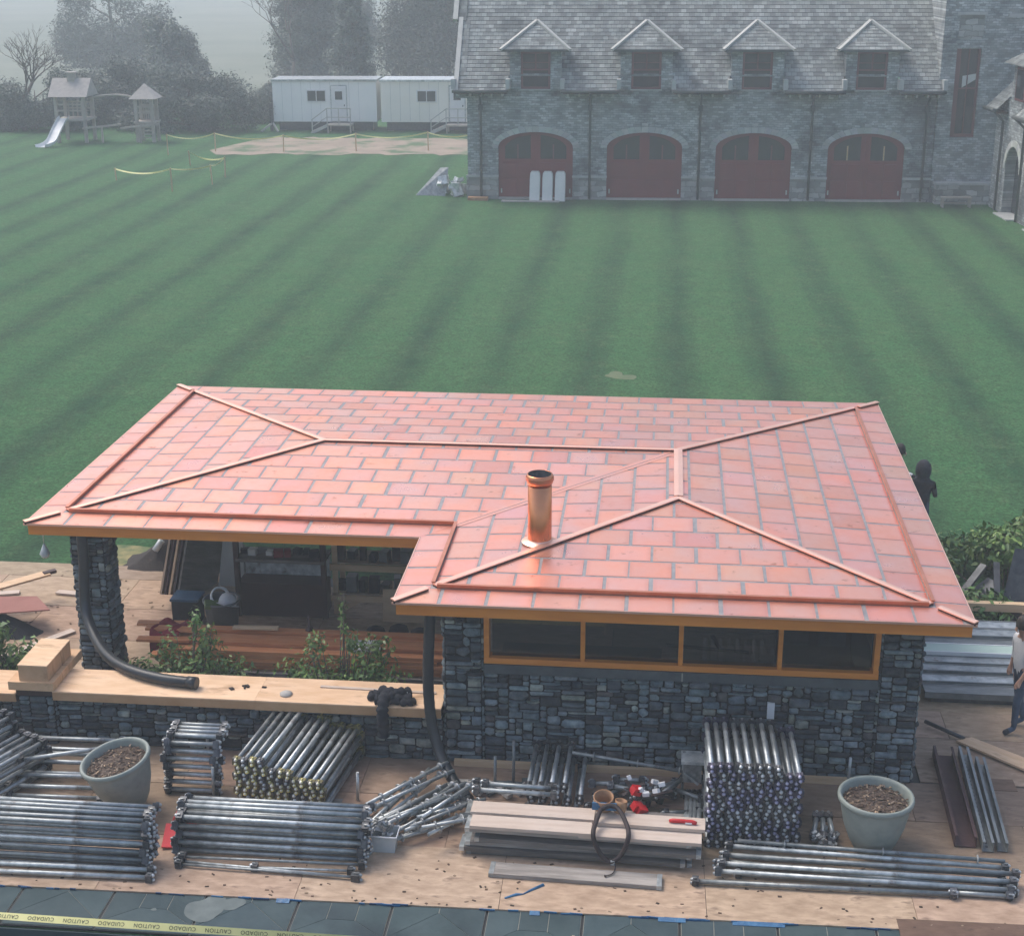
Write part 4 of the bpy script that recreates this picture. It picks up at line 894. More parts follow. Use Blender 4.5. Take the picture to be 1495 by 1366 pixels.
# ------------------------------------------------------------------ foliage
def leaf_cloud(name, blobs, n, size, mt, parent=None, seed=1, tones=((1,1,1),), shell=.45, kind=None, droop=.0, world=False, jitter=.18):
    """many small folded leaf faces spread through a set of ellipsoids (cx, cy, cz, rx, ry, rz)"""
    rs = np.random.RandomState(seed); vol = np.array([b_[3]*b_[4]*b_[5] for b_ in blobs])**.75; pick = rs.choice(len(blobs), n, p=vol/vol.sum())
    B_ = np.array(blobs)[pick]; dv = rs.normal(size=(n,3)); dv /= np.linalg.norm(dv, axis=1)[:,None]
    rad = (shell+(1-shell)*rs.rand(n)**.6)*(1+rs.normal(0, jitter, n)); P = B_[:,:3]+dv*rad[:,None]*B_[:,3:6]
    nrm = dv*.7+rs.normal(size=(n,3))*.6+np.array([0,0,.35-droop]); nrm /= np.linalg.norm(nrm, axis=1)[:,None]
    t = np.cross(nrm, rs.normal(size=(n,3))); t /= np.linalg.norm(t, axis=1)[:,None]; bt = np.cross(nrm, t)
    s = size*(.6+.8*rs.rand(n))[:,None]
    V = np.stack([P-t*s, P+bt*s*.42+nrm*s*.12, P+t*s, P-bt*s*.42+nrm*s*.12], 1).reshape(-1,3)
    if world and parent is not None: V = V-np.array(root_loc(parent))
    me = bpy.data.meshes.new(name); me.vertices.add(4*n); me.vertices.foreach_set('co', V.ravel().astype(np.float32))
    me.loops.add(4*n); me.loops.foreach_set('vertex_index', np.arange(4*n, dtype=np.int32)); me.polygons.add(n)
    me.polygons.foreach_set('loop_start', np.arange(0,4*n,4,dtype=np.int32)); me.polygons.foreach_set('loop_total', np.full(n,4,dtype=np.int32))
    me.update(calc_edges=True)
    tn = np.array(tones)[rs.randint(len(tones), size=n)]*(.75+.5*rs.rand(n))[:,None]*(np.array([.8+.4*rs.rand() for _ in blobs])[pick])[:,None]
    a_ = me.attributes.new('col', 'FLOAT_COLOR', 'POINT'); a_.data.foreach_set('color', np.hstack([np.repeat(tn,4,0), np.ones((4*n,1))]).astype(np.float32).ravel())
    me.materials.append(M[mt]); return link(name, me, parent, kind)
def tree(name, label, loc, trunk_h, tr, blobs, n, size, mt, seed, cat='tree', group=None, tones=((1,1,1),), shell=.35):
    t = thing(name, label, cat, loc, 0, group); rnd = random.Random(seed)
    MB().sweep([(0,0,-.1),(rnd.uniform(-.1,.1),0,trunk_h*.5),(rnd.uniform(-.2,.2),rnd.uniform(-.2,.2),trunk_h)], [tr,tr*.7,tr*.25], 8).build('trunk', M['bark'], t)
    m = MB()
    for b_ in blobs[:14]:
        p0 = Vector((0,0,min(trunk_h*.8, max(.3, b_[2]-abs(b_[0])*.6)))); m.sweep([p0, p0.lerp(Vector(b_[:3]), .55)+Vector((0,0,.1)), Vector(b_[:3])], [tr*.4,tr*.25,tr*.08], 5)
    m.build('limb', M['bark'], t); leaf_cloud('crown', blobs, n, size, mt, t, seed, tones, shell); return t
def cone_blobs(h, r, z0, seed, n=34):
    rnd = random.Random(seed); out = []
    for i in range(n):
        f = i/n; z = z0+(h-z0)*f; rr = r*(1-f)**.8+.15; a_ = i*2.4+rnd.uniform(-.4,.4); k_ = rr*rnd.uniform(.35,.75)
        out.append((math.cos(a_)*k_, math.sin(a_)*k_, z, max(.35, rr*.55), max(.35, rr*.55), max(.45, (h-z0)/n*2.2)))
    return out
def dome_blobs(rx, ry, h, z0, seed, n=22):
    rnd = random.Random(seed); out = []
    for i in range(n):
        a_ = rnd.uniform(0, 6.28); f = math.sqrt(rnd.random()); z = z0+(h-z0)*rnd.uniform(.05,1)*math.sqrt(max(.03, 1-f*f)); out.append((math.cos(a_)*f*rx*.85, math.sin(a_)*f*ry*.85, z*.82, rx*rnd.uniform(.2,.34), ry*rnd.uniform(.22,.36), h*rnd.uniform(.14,.24)))
    return out
tree('conifer', 'tall dense conifer behind the white office trailer', (-19.5, 104.0, -.06), 14, .3, cone_blobs(17, 4.1, .6, 1), 60000, .13, 'leaf_fogged', 1, group='trees in the fog')
tree('conifer', 'slim pointed conifer standing between the tall conifer and broad tree', (-13.4, 90.0, -.06), 9, .2, cone_blobs(9.2, 2.0, .5, 2), 26000, .11, 'leaf_fogged', 2, group='trees in the fog')
tree('evergreen_tree', 'broad dark evergreen tree behind the cream office trailer', (-9.0, 108.0, -.06), 8, .35, dome_blobs(6.0, 4.0, 12.5, 1.0, 3, 34), 60000, .13, 'leaf_fogged', 3, group='trees in the fog')
tree('evergreen_tree', 'dark evergreen tree partly hidden by the carriage house gable', (-2.2, 112.0, -.06), 9, .35, dome_blobs(4.0, 4.0, 13, 1.0, 4, 30), 40000, .13, 'leaf_fogged', 4, group='trees in the fog')
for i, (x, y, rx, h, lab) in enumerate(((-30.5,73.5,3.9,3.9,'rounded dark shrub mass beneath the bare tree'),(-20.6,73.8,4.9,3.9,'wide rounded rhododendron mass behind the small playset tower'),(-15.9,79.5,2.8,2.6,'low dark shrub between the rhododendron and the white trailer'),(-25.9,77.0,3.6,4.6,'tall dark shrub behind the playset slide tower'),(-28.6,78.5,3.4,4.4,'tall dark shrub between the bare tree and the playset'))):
    tree('large_shrub', lab, (x, y, -.06), h*.6, .12, dome_blobs(rx, 2.6, h*1.12, .25, 20+i, 26), 32000, .085, 'leaf_fogged', 20+i, 'shrub', 'shrubs along the far lawn edge')
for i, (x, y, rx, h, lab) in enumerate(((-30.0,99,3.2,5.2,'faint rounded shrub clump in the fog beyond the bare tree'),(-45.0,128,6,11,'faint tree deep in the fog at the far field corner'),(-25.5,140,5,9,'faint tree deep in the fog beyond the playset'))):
    tree('fog_tree', lab, (x, y, -.06), h*.7, .25, dome_blobs(rx, 4, h*1.15, .5, 40+i, 26), 26000, .15, 'leaf_fogged', 40+i, 'tree', 'trees in the fog')
def bare_tree(loc, h, label, seed):
    t = thing('bare_tree', label, 'tree', loc, 0); rnd = random.Random(seed); tk = MB(); br = MB()
    def grow(m, p, d, l, r, k_):
        q = p+d*l; mid = p.lerp(q, .5)+Vector((rnd.uniform(-.06,.06)*l, rnd.uniform(-.06,.06)*l, 0)); m.sweep([p, mid, q], [r, r*.82, r*.62], 5 if k_ else 8)
        if k_ >= 6: return
        for i in range(rnd.choice((2,3,3)) if k_ < 5 else 2):
            nd = (d+Vector((rnd.uniform(-.75,.75), rnd.uniform(-.75,.75), rnd.uniform(-.1,.35)))).normalized(); grow(br, q, nd, l*rnd.uniform(.62,.84), r*.6, k_+1)
    grow(tk, Vector((0,0,-.1)), Vector((.05,0,1)).normalized(), h*.22, .17, 0); tk.build('trunk', M['bark'], t); br.build('crown', M['bark'], t)
bare_tree((-31.0, 72.8, -.06), 9.0, 'leafless tree with spreading twigs rising behind the dark shrubs', 5)
bare_tree((-20.0, 99.0, -.06), 12.0, 'faint leafless tree among the conifers in the fog', 8)

def shrub(label, loc, blobs, n, size, seed, stems=9, tones=((1,1,1),(1.25,1.15,.9),(.75,.85,.8)), shell=.1, mt='leaf', cat='shrub', group=None):
    t = thing('shrub', label, cat, loc, 0, group); rnd = random.Random(seed); m = MB()
    for i in range(stems):
        b_ = rnd.choice(blobs); e = Vector((b_[0]+rnd.uniform(-.6,.6)*b_[3], b_[1]+rnd.uniform(-.5,.5)*b_[4], b_[2]+b_[5]*rnd.uniform(.2,1.0))); s0 = Vector((e.x*.35, e.y*.35, -.05))
        m.sweep([s0, s0.lerp(e, .5)+Vector((rnd.uniform(-.05,.05),0,.04)), e], [.012,.009,.004], 5)
    m.build('stem', M['bark'], t); leaf_cloud('foliage', blobs, n, size, mt, t, seed, tones, shell); return t
shrub('leafy green shrub before the cedar lumber, beside the lone column', (2.5,-.85,0), [(-0.427,0,0.549,0.464,0.366,0.427),(0.244,0.061,0.61,0.549,0.366,0.488),(0.427,0,1.16,0.244,0.183,0.366),(0.732,0.061,0.61,0.366,0.305,0.366),(0.305,0,1.52,0.0976,0.0976,0.268),(-0.122,0,1.1,0.183,0.183,0.244)], 2500, .045, 61, 30)
shrub('leafy green shrub before the cedar lumber, beside the dropped jacket', (4.85,-.85,0), [(-0.54,0,0.6,0.42,0.336,0.42),(0,0.06,0.54,0.6,0.36,0.42),(0.54,0,0.72,0.48,0.336,0.48),(-0.3,0,1.18,0.192,0.144,0.264),(0.12,0,1.74,0.084,0.084,0.36),(0.6,0,1.2,0.264,0.18,0.24),(0.24,0,1.26,0.18,0.144,0.24)], 2700, .045, 62, 34)
shrub('leafy shrub growing behind the garden wall, beside the pillar box', (-.15,-.75,0), [(-0.36,0,0.6,0.42,0.36,0.48),(0.12,0.12,0.54,0.36,0.36,0.42),(-0.84,0,0.84,0.48,0.36,0.54),(-0.12,0,1.08,0.24,0.24,0.24)], 3400, .055, 63, 14)
hb = [(random.uniform(-1.6,2.4), random.uniform(-1.4,1.6), random.uniform(.2,.68), random.uniform(.35,.6), random.uniform(.35,.6), random.uniform(.22,.38)) for _ in range(30)]
shrub('dense bright green shrub bed beside the pavilion roof corner', (15.55,5.0,-.05), hb, 26000, .075, 64, 40, ((1,1,1),(1.3,1.2,.9),(.6,.75,.7),(.9,1,.7)), .55)

# ------------------------------------------------------------------ scaffold pieces
def ledger(name, label, length, group, head='cast', cat='scaffold tube', tube='galv', r=.031):
    """one ledger along +X, centred, with a wedge head at each end"""
    o = MB().tube((-length/2+.05,0,0), (length/2-.05,0,0), r, 8).build(name, M[tube]); tag(o, label, cat, group)
    for s in (-1, 1):
        e = s*length/2; m = MB(); X = lambda q0, q1: (min(e-s*q0, e-s*q1), max(e-s*q0, e-s*q1))
        m.col = (.28,.28,.3); m.box(*X(.095,.015), -.046, .046, -.050, .050)
        m.col = (1.5,1.5,1.5)
        for z in (-.031, .031): m.lathe([(0,.024),(.017,.018),(.025,0),(.025,-.02)], 8, (e-s*.012,0,z), (0,s*R(90),0))
        m.col = (.8,.8,.8); q = e-s*.045; m.add([(q-.008,-.009,-.066),(q+.008,-.009,-.066),(q+.008,.009,-.066),(q-.008,.009,-.066),(q-.022,-.009,.066),(q+.022,-.009,.066),(q+.022,.009,.066),(q-.022,.009,.066)], [(0,3,2,1),(4,5,6,7),(0,1,5,4),(1,2,6,5),(2,3,7,6),(3,0,4,7)])
        m.col = (.3,.3,.32)
        for y in (-.047,.047): m.box(*X(.06,.03), min(y,y*1.2), max(y,y*1.2), -.03, .03)
        m.build('wedge_head', M[head], o)
    return o
def place(o, loc, rot): o.location = loc; o.rotation_euler = rot; return o
class Stock:
    def __init__(s, *a, **k): s.proto = ledger(*a, **k); s.used = False
    def put(s, loc, rot):
        o = s.proto if not s.used else dup(s.proto); s.used = True; return place(o, loc, rot)
def stack(st, origin, direction, length, cols, rowfn, dx, dz, jit=.5, z0=.05):
    """ends facing along -direction; columns run to the right of the direction"""
    ang = math.atan2(direction[1], direction[0]); d = Vector((math.cos(ang), math.sin(ang), 0)); s = Vector((d.y, -d.x, 0)); o = Vector(origin)
    for c in range(cols):
        for r in range(rowfn(c)):
            p = o+s*(dx*(c+(.35 if r % 2 else 0)+random.uniform(-.1,.1)*jit))+d*(length/2+random.uniform(-.03,.03)*jit)+Vector((0,0,z0+dz*r+random.uniform(-.008,.008)))
            (random.choice(st) if isinstance(st, list) else st).put(p, (random.uniform(-.5,.5)*jit, random.uniform(-.006,.006), ang+random.uniform(-.015,.015)*jit))
# stepped stack with yellow ends
_l = ('scaffold_ledger', 'galvanised scaffold ledger in the stepped stack with yellow painted ends', 1.62, 'ledgers in the yellow-ended stack')
stack([Stock(*_l, 'cast_yellow'), Stock(*_l, 'cast_yellow'), Stock(*_l, 'cast')], (4.02,-3.30,0), (.13,.99), 1.62, 11, lambda c: 7 if c < 4 else 6 if c < 7 else 5, .114, .106)
for y in (-3.0, -2.0): tag(MB().box(3.95,5.35,y-.05,y+.05,0,.012).build('bearer_strip', M['old_plank']), 'thin wooden bearer under the yellow-ended ledger stack', 'bearer', 'bearers under the ledger stack')
# tall stack with violet ends by the right-hand pot
_l = ('scaffold_ledger', 'galvanised scaffold ledger in the tall square stack with violet tinted ends', 1.25, 'ledgers in the violet-ended stack')
stack([Stock(*_l, 'cast_violet'), Stock(*_l, 'cast')], (10.15,-3.62,0), (-.03,1.0), 1.25, 10, lambda c: 11 if c < 8 else 10, .117, .106)
# low stacks along the deck front
def side_stack(label, group, x0, length, rows, seed, head='cast', sway=.0):
    st = Stock('scaffold_ledger', label, length, group, head); rnd = random.Random(seed)
    for (y, z) in rows: st.put((x0+length/2+rnd.uniform(-.04,.04), y, z), (rnd.uniform(-.7,.7), rnd.uniform(-.004,.004), sway+rnd.uniform(-.006,.006)))
side_stack('long dark scaffold ledger in the low stack before the tilted pot', 'ledgers in the stack before the tilted pot', .78, 2.57, [(-4.84+.02*r, .06+.108*r) for r in range(6)]+[(-4.73+.02*r, .062+.108*r) for r in range(6)]+[(-4.60+.02*r, .01+.108*r) for r in range(1,6)]+[(-4.52+.1*i, .62-.005*i) for i in range(3)], 3)
side_stack('long scaffold ledger in the low stack before the yellow ends', 'ledgers in the stack before the yellow ends', 3.52, 2.45, [(-4.42+.02*r, .08+.104*r) for r in range(5)]+[(-4.31+.02*r, .08+.104*r) for r in range(5)]+[(-4.19+.02*r, .03+.104*r) for r in range(1,5)]+[(-4.16+.1*i, .55-.004*i) for i in range(0,3)], 4)
side_stack('short scaffold ledger in the narrow stack between pot and yellow ends', 'short ledgers in the narrow stack', 2.92, .78, [(-3.0+.02*r, .06+.105*r) for r in range(7)]+[(-2.88+.02*r, .11+.105*r) for r in range(7)]+[(-2.74+.13*i, .74-.02*i) for i in range(4)], 5)
side_stack('scaffold ledger lying loose behind the tilted pot', 'loose ledgers behind the tilted pot', .85, 1.35, [(-3.35+.15*i+random.uniform(-.03,.03), .06+.03*(i%3)+.035*i) for i in range(8)], 6, sway=.03)
Stock('scaffold_ledger', 'scaffold ledger lying askew across the loose ones behind the tilted pot', 1.3, None).put((1.55,-2.85,.43), (0,-.06,.28))
stack(Stock('scaffold_ledger', 'scaffold ledger in the slanting stack by the boxed pillar', 1.55, 'ledgers in the slanting stack'), (-.55,-3.55,0), (.42,.9), 1.55, 9, lambda c: 7 if c < 5 else 5, .15, .112)
for i, y in enumerate((-5.02,-4.93)): Stock('scaffold_tube', 'long scaffold tube on the deck edge before the low dark stack', 2.6, 'long tubes on the deck edge').put((2.15,y,.05+.05*i), (0,0,.02))
for i, (y, z, a_, dx) in enumerate(((-4.62,.035,.035,0),(-4.66,.035,-.06,0),(-4.55,.085,.02,.05),(-4.70,.04,-.03,.03))):
    st = Stock('scaffold_brace', 'thin scaffold brace lying before the stack with plain ends', 2.35 if i else 1.3, 'thin braces on the deck', r=.017); st.put((4.75+dx if i else 5.2,y,z), (0,0,a_))
# rosette standards thrown in a loose pile
def standard(length):
    o = MB().tube((-length/2,0,0),(length/2,0,0),.026,8).build('scaffold_standard', M['galv'])
    tag(o, 'ringed scaffold standard in the jumbled heap beside the black hose', 'scaffold tube', 'standards in the jumbled heap')
    for k_ in (-.32, .05, .4): MB().lathe([(.027,-.01),(.055,-.006),(.055,.006),(.027,.01)], 10, (k_*length,0,0), (0,R(90),0)).build('rosette', M['cast'], o)
    return o
sp_ = [standard(1.5), standard(1.0)]; used = [False, False]; rnd = random.Random(31)
for i in range(30):
    k_ = 0 if i < 16 else 1; o = sp_[k_] if not used[k_] else dup(sp_[k_]); used[k_] = True
    f = i/30; x = 5.98+.95*f+rnd.uniform(-.2,.2); y = -3.2+.25*math.sin(i*1.7)-(.35*f)+rnd.uniform(-.12,.12)
    z = .05+.05*(i % 6)+rnd.uniform(0,.02); place(o, (x, y, z), (rnd.uniform(0,3), rnd.uniform(-.12,.06), R(68)-.75*f*rnd.uniform(.3,1.1)+rnd.uniform(-.22,.22)))
# tubes with brackets leaning towards the wall, and loose tubes behind the planks
stack(Stock('scaffold_tube', 'scaffold tube in the small bundle at the wall foot behind the planks', 1.2, 'tubes in the small bundle at the wall foot'), (7.82,-3.05,0), (.02,1), 1.2, 5, lambda c: 3 if c < 4 else 2, .155, .16)
for i, (x, y, z, l, a_, lab) in enumerate(((7.75,-3.35,.58,1.0,-.04,'thin'),(7.7,-3.45,.55,1.1,-.03,'thin'),(7.65,-3.25,.52,1.05,-.08,'thin'))):
    Stock('scaffold_tube', 'short scaffold tube lying on the weathered plank pile', l, 'tubes lying on the plank pile').put((x,y,z), (0,0,a_))
o = standard(1.6); o['label'] = 'ringed scaffold standard propped along the wall above the tangled fittings'; del o['group']; place(o, (9.15,-2.35,.42), (0,.10,-.06))
for i in range(14):
    Stock('scaffold_tube', 'short scaffold tube in the tangle of fittings behind the planks', random.uniform(.4,.8), 'tubes in the tangle of fittings').put((8.75+.085*i+random.uniform(-.05,.05), -2.75+random.uniform(-.25,.25), .08+.04*(i%6)), (random.uniform(-1,1), random.uniform(-.3,.3), random.uniform(-.7,1.4)))
for i in range(4): Stock('scaffold_tube', 'scaffold tube in the tight bundle beside the violet-ended stack', 1.1, 'tubes beside the violet-ended stack').put((9.88+.055*i,-3.0,.06+.0*i), (.2*i,-.02,R(88)))
m = thing('jack_base', 'grey steel base piece standing on the tubes beside the tall stack', 'steel base', (9.95,-2.55,.35)); MB().box(-.12,.12,-.12,.12,.0,.28).build('body', M['cast'], m); MB().box(-.15,.15,-.15,.15,.28,.32).build('plate', M['galv'], m); MB().bar((-.1,-.14,.15),(.08,-.16,.0),.03,.03).build('lug', M['galv'], m)
# long ledgers along the deck before the right-hand pot
for i, (x0, x1, y0, y1, z) in enumerate(((10.35,13.75,-3.82,-3.98,.17),(10.28,13.7,-3.93,-4.05,.11),(10.3,13.85,-4.02,-4.10,.17),(10.2,13.7,-4.08,-4.16,.08),(10.25,13.8,-4.16,-4.22,.14),(10.45,13.72,-4.22,-4.28,.05),(10.2,13.75,-4.27,-4.33,.10),(10.3,13.8,-3.98,-4.3,.05))):
    l = math.hypot(x1-x0, y1-y0); Stock('scaffold_ledger', 'long scaffold ledger in the loose bundle before the upright pot', l, 'long ledgers before the upright pot').put(((x0+x1)/2,(y0+y1)/2,z), (random.uniform(-.6,.6),0,math.atan2(y1-y0,x1-x0)))
Stock('scaffold_ledger', 'single long scaffold ledger lying foremost on the deck edge, apart from its bundle', 3.15, None).put((11.5,-4.42,.05), (.3,0,.008))
Stock('scaffold_ledger', 'shorter scaffold ledger end to end with the foremost long one', .75, None).put((13.35,-4.38,.05), (.6,0,-.02))
o = standard(3.2); o['label'] = 'long ringed scaffold standard on top of the loose bundle before the upright pot'; del o['group']; place(o, (12.1,-3.86,.23), (0,0,-.045))
for i in range(9):
    m = MB(); m.box(-.03,.03,-.05,.05,0,.06); m.box(-.05,-.02,-.02,.02,.02,.12); m.box(.02,.06,-.03,.03,0,.1); o = m.build('scaffold_clamp', M['cast' if i % 3 else 'galv']); tag(o, 'small steel scaffold clamp in the pile between violet stack and upright pot', 'clamp', 'clamps by the upright pot'); place(o, (11.52+.09*(i%3)+random.uniform(-.03,.03),-3.55+.12*(i//3),.02+.07*(i%2)), (random.uniform(-.5,.5),random.uniform(-.5,.5),random.uniform(0,3)))
for i in range(3): Stock('scaffold_tube', 'stubby scaffold tube standing among the clamps by the upright pot', .45, 'stubby tubes by the upright pot').put((11.5+.1*i,-3.25,.16), (0,-.25,R(80+8*i)))
# weathered plank pile
rnd = random.Random(44)
for r in range(6):
    for c in range(2):
        o = MB().box(-1.4,1.4,-.14,.14,-.026,.026).build('scaffold_plank', M['old_plank']); place(o, (8.62+rnd.uniform(-.14,.14)-(.05 if r < 3 else 0),-3.93+.31*c+rnd.uniform(-.07,.07),.03+.064*r), (0,0,-.030+rnd.uniform(-.02,.02)))
        tag(o, 'grey weathered scaffold plank in the tied pile on the deck', 'plank', 'weathered planks in the pile')
        for s in (-1,1): MB().box(s*1.37-.03,s*1.37+.03,-.143,.143,-.0285,.0285).build('end_band', M['galv'], o)
for x, l, lab, y, z in ((7.95,1.55,'bleached pinkish plank on the pile under the tubes',-3.70,.436),(9.42,1.35,'bleached pinkish plank on the pile carrying the red knife',-3.80,.438),(7.95,1.5,'pale split plank along the front of the pile',-4.0,.424),(9.3,1.5,'yellowed plank under the bleached one carrying the red knife',-4.02,.384)):
    o = MB().box(-l/2,l/2,-.13,.13,-.022,.022).build('scaffold_plank', M['pale_plank']); place(o, (x,y,z), (0,0,-.03)); tag(o, lab, 'plank')
o = MB().box(-1.05,1.05,-.125,.125,-.025,.025).build('scaffold_plank', M['old_plank']); place(o, (8.53,-4.43,.032), (0,0,-.035)); tag(o, 'single grey plank lying on the deck before the plank pile', 'plank')
for s in (-1,1): MB().box(s*1.02-.03,s*1.02+.03,-.128,.128,-.0275,.0275).build('end_band', M['galv'], o)

# ------------------------------------------------------------------ tools on the plank pile
t = thing('red_knife', 'red handled folding knife lying on the bleached plank', 'knife', (9.82,-3.83,.461), -.05)
MB().sweep([(-.17,0,.022),(-.13,0,.028),(.0,.005,.028),(.12,0,.028),(.17,-.01,.022)], [.018,.028,.026,.028,.02], 8).build('handle', M['red'], t); MB().box(.03,.11,-.033,-.027,.01,.03).build('badge', M['white'], t)
t = thing('tool_belt', 'leather tool belt with looped dark strap hanging over the plank pile', 'tool belt', (8.95,-3.85,.459))
MB().lathe([(.11,.0),(.125,.12),(.13,.2),(.118,.2),(.10,.02)], 14, (-.12,.28,.0), (R(14),0,0)).build('pouch', M['leather'], t)
MB().box(-.26,.05,.13,.15,.06,.16).build('pouch_front', M['blue_tarp'], t)
MB().lathe([(.07,.0),(.085,.1),(.08,.16),(.07,.16),(.06,.02)], 12, (.08,.2,.0), (R(-10),R(8),0)).build('pouch', M['leather'], t)
loop = smooth_path([(-.15,.05,.12),(-.20,-.15,.05),(-.22,-.33,.03),(-.20,-.37,-.08),(-.12,-.385,-.24),(.0,-.40,-.33),(.12,-.385,-.24),(.19,-.37,-.08),(.21,-.33,.03),(.18,-.15,.05),(.08,.05,.13),(-.03,.1,.15),(-.15,.05,.12)], 5)
m = MB(); m.sweep(loop, .03, 8); m.build('strap', M['strap'], t); MB().box(-.0,.05,-.425,-.405,-.36,-.30).build('buckle', M['galv'], t)
MB().sweep(smooth_path([(.05,-.41,-.33),(.06,-.46,-.37),(.03,-.56,-.385),(-.06,-.62,-.385)], 4), [.008]*12+[.02], 6).build('strap_tail', M['strap'], t)
t = thing('climbing_harness', 'safety harness of dark webbing with red buckles among tangled fittings', 'harness', (9.25,-3.35,.33))
rnd = random.Random(8)
for i in range(7):
    a_ = rnd.uniform(0,3.1); p = Vector((rnd.uniform(-.2,.2), rnd.uniform(-.1,.25), rnd.uniform(.12,.3))); q = p+Vector((math.cos(a_)*.32, math.sin(a_)*.2, rnd.uniform(-.12,.12))); MB().bar(p, q, .05, .012).build('webbing', M['strap'], t)
for i in range(6): p = (rnd.uniform(-.15,.35), rnd.uniform(-.1,.3), rnd.uniform(.22,.36)); MB().obox(p, (.085,.05,.05), (rnd.uniform(-.5,.5),rnd.uniform(-.5,.5),rnd.uniform(0,3))).build('buckle', M['white'], t)
for p in ((-.02,.02,.26),(.0,-.1,.1),(.05,-.13,.07)): MB().obox(p, (.13,.10,.10), (.3,.4,.6)).build('red_pad', M['red'], t)
t = thing('fittings_bin', 'clear plastic bin full of steel clamps beside the jumbled heap', 'plastic bin', (6.12,-4.02,0))
MB().add([(-.13,-.1,0),(.13,-.1,0),(.13,.1,0),(-.13,.1,0),(-.16,-.13,.24),(.16,-.13,.24),(.16,.13,.24),(-.16,.13,.24)], [(0,3,2,1),(0,1,5,4),(1,2,6,5),(2,3,7,6),(3,0,4,7)]).build('bin', M['clear'], t)
m = MB(); m.sweep([(-.165,-.135,.24),(.165,-.135,.24),(.165,.135,.24),(-.165,.135,.24),(-.165,-.135,.24)], .012, 6); m.build('rim', M['white'], t)
for i in range(16): MB().obox((rnd.uniform(-.1,.1),rnd.uniform(-.08,.08),.2+rnd.uniform(0,.14)), (.12,.035,.04), (rnd.uniform(-1,1),rnd.uniform(-1,1),rnd.uniform(0,3))).build('clamp', M['cast'], t)
tag(MB().obox((3.45,-4.05,.03), (.36,.5,.02), (.05,.1,.2)).build('red_netting', M['red']), 'folded red netting on the deck between the two low stacks', 'netting')
m = MB()
for i in range(9): m.sweep(smooth_path([(3.3+.04*i,-3.85,.05),(3.35+.03*i,-3.72,.16+rnd.uniform(-.05,.08)),(3.4+.03*i,-3.6,.06)], 3), .012, 5)
tag(m.build('red_strap', M['red']), 'tangled red strap bunched between the two low ledger stacks', 'strap')

# ------------------------------------------------------------------ pots
def pot(label, loc, rot, r=.47, h=.78, seed=1):
    t = thing('planter_pot', label, 'pot', loc); t.rotation_euler = rot
    MB().lathe([(0,.0),(r*.40,.0),(r*.46,.01),(r*.62,h*.18),(r*.80,h*.48),(r*.905,h*.80),(r*.935,h*.90)], 40).build('bowl', M['pot'], t)
    MB().lathe([(r*.935,h*.895),(r*.985,h*.905),(r*1.0,h*.945),(r*.985,h*.985),(r*.945,h*1.0),(r*.90,h*.985),(r*.875,h*.94),(r*.85,h*.80)], 40).build('rim', M['pot'], t)
    n = 30; rs = random.Random(seed); vs = [(0,0,h*.86)]; 
    for k_ in range(1,7):
        for j in range(n): a_ = 2*math.pi*j/n; rr = r*.875*k_/6; vs.append((rr*math.cos(a_), rr*math.sin(a_), h*(.87-.03*(k_/6)**2)+rs.uniform(-.014,.014)))
    fs = [(0,1+j,1+(j+1)%n) for j in range(n)]+[(1+(k_-1)*n+j, 1+k_*n+j, 1+k_*n+(j+1)%n, 1+(k_-1)*n+(j+1)%n) for k_ in range(1,6) for j in range(n)]
    s_ = MB().add(vs, fs).build('soil', M['soil'], t)
    m = MB()
    for i in range(260):
        a_ = rs.uniform(0,6.28); rr = r*.84*math.sqrt(rs.random()); m.col = rs.choice(((.35,.3,.3),(.6,.5,.45),(1,1,1),(1.5,1.4,1.2),(.45,.4,.35),(.3,.26,.25))); m.obox((rr*math.cos(a_), rr*math.sin(a_), h*.865+rs.uniform(-.005,.02)), (rs.uniform(.02,.065), rs.uniform(.01,.022), .006), (rs.uniform(-.5,.5),rs.uniform(-.5,.5),rs.uniform(0,3)))
    m.build('bark_chips', M['mulch'], s_, kind='stuff'); return t
pot('upright grey green glazed pot of bark mulch beside the stone column', (12.19,-3.45,.004), (0,0,.3), seed=1)
pot('tilted green glazed pot of bark mulch propped among the ledgers', (2.60,-3.38,.03), (R(4),R(-11),.2), .465, .76, seed=2)

# ------------------------------------------------------------------ channels, boards and aluminium decks on the right
def channel(label, p, q, w, h, mt, n_slots=0):
    p, q = Vector(p), Vector(q); l = (q-p).length; t = thing('steel_channel', label, 'channel', (p+q)/2, math.atan2(q.y-p.y, q.x-p.x))
    m = MB(); m.box(-l/2,l/2,-w/2,w/2,0,.008)
    for s in (-1,1): m.box(-l/2,l/2,s*w/2-(.008 if s > 0 else 0),s*w/2+(0 if s > 0 else .008),.0085,h); m.box(-l/2,l/2,s*w/2-(.035 if s > 0 else 0),s*w/2+(0 if s > 0 else .035),h+.0005,h+.008)
    m.build('profile', M[mt], t)
    if n_slots:
        for i in range(n_slots): MB().box(-l/2+.08+i*(l-.16)/n_slots, -l/2+.12+i*(l-.16)/n_slots, -.015,.015,.0085,.0105).build('slot', M['dark_steel'], t)
    return t
channel('dark rusty steel channel lying on the deck beside galvanised ones', (13.36,-3.32,.01), (13.45,-1.05,.01), .27, .15, 'rust')
channel('galvanised slotted channel lying between the rusty channel and another', (13.62,-3.40,.01), (13.74,-1.0,.01), .14, .13, 'alu', 24)
channel('galvanised channel lying outermost of three on the right-hand deck', (13.80,-3.38,.01), (13.92,-1.25,.01), .13, .12, 'alu')
t = thing('cut_board', 'pale cut plywood board with a dark pole end lying on the deck', 'board', (14.2,-.95,.03), -.72)
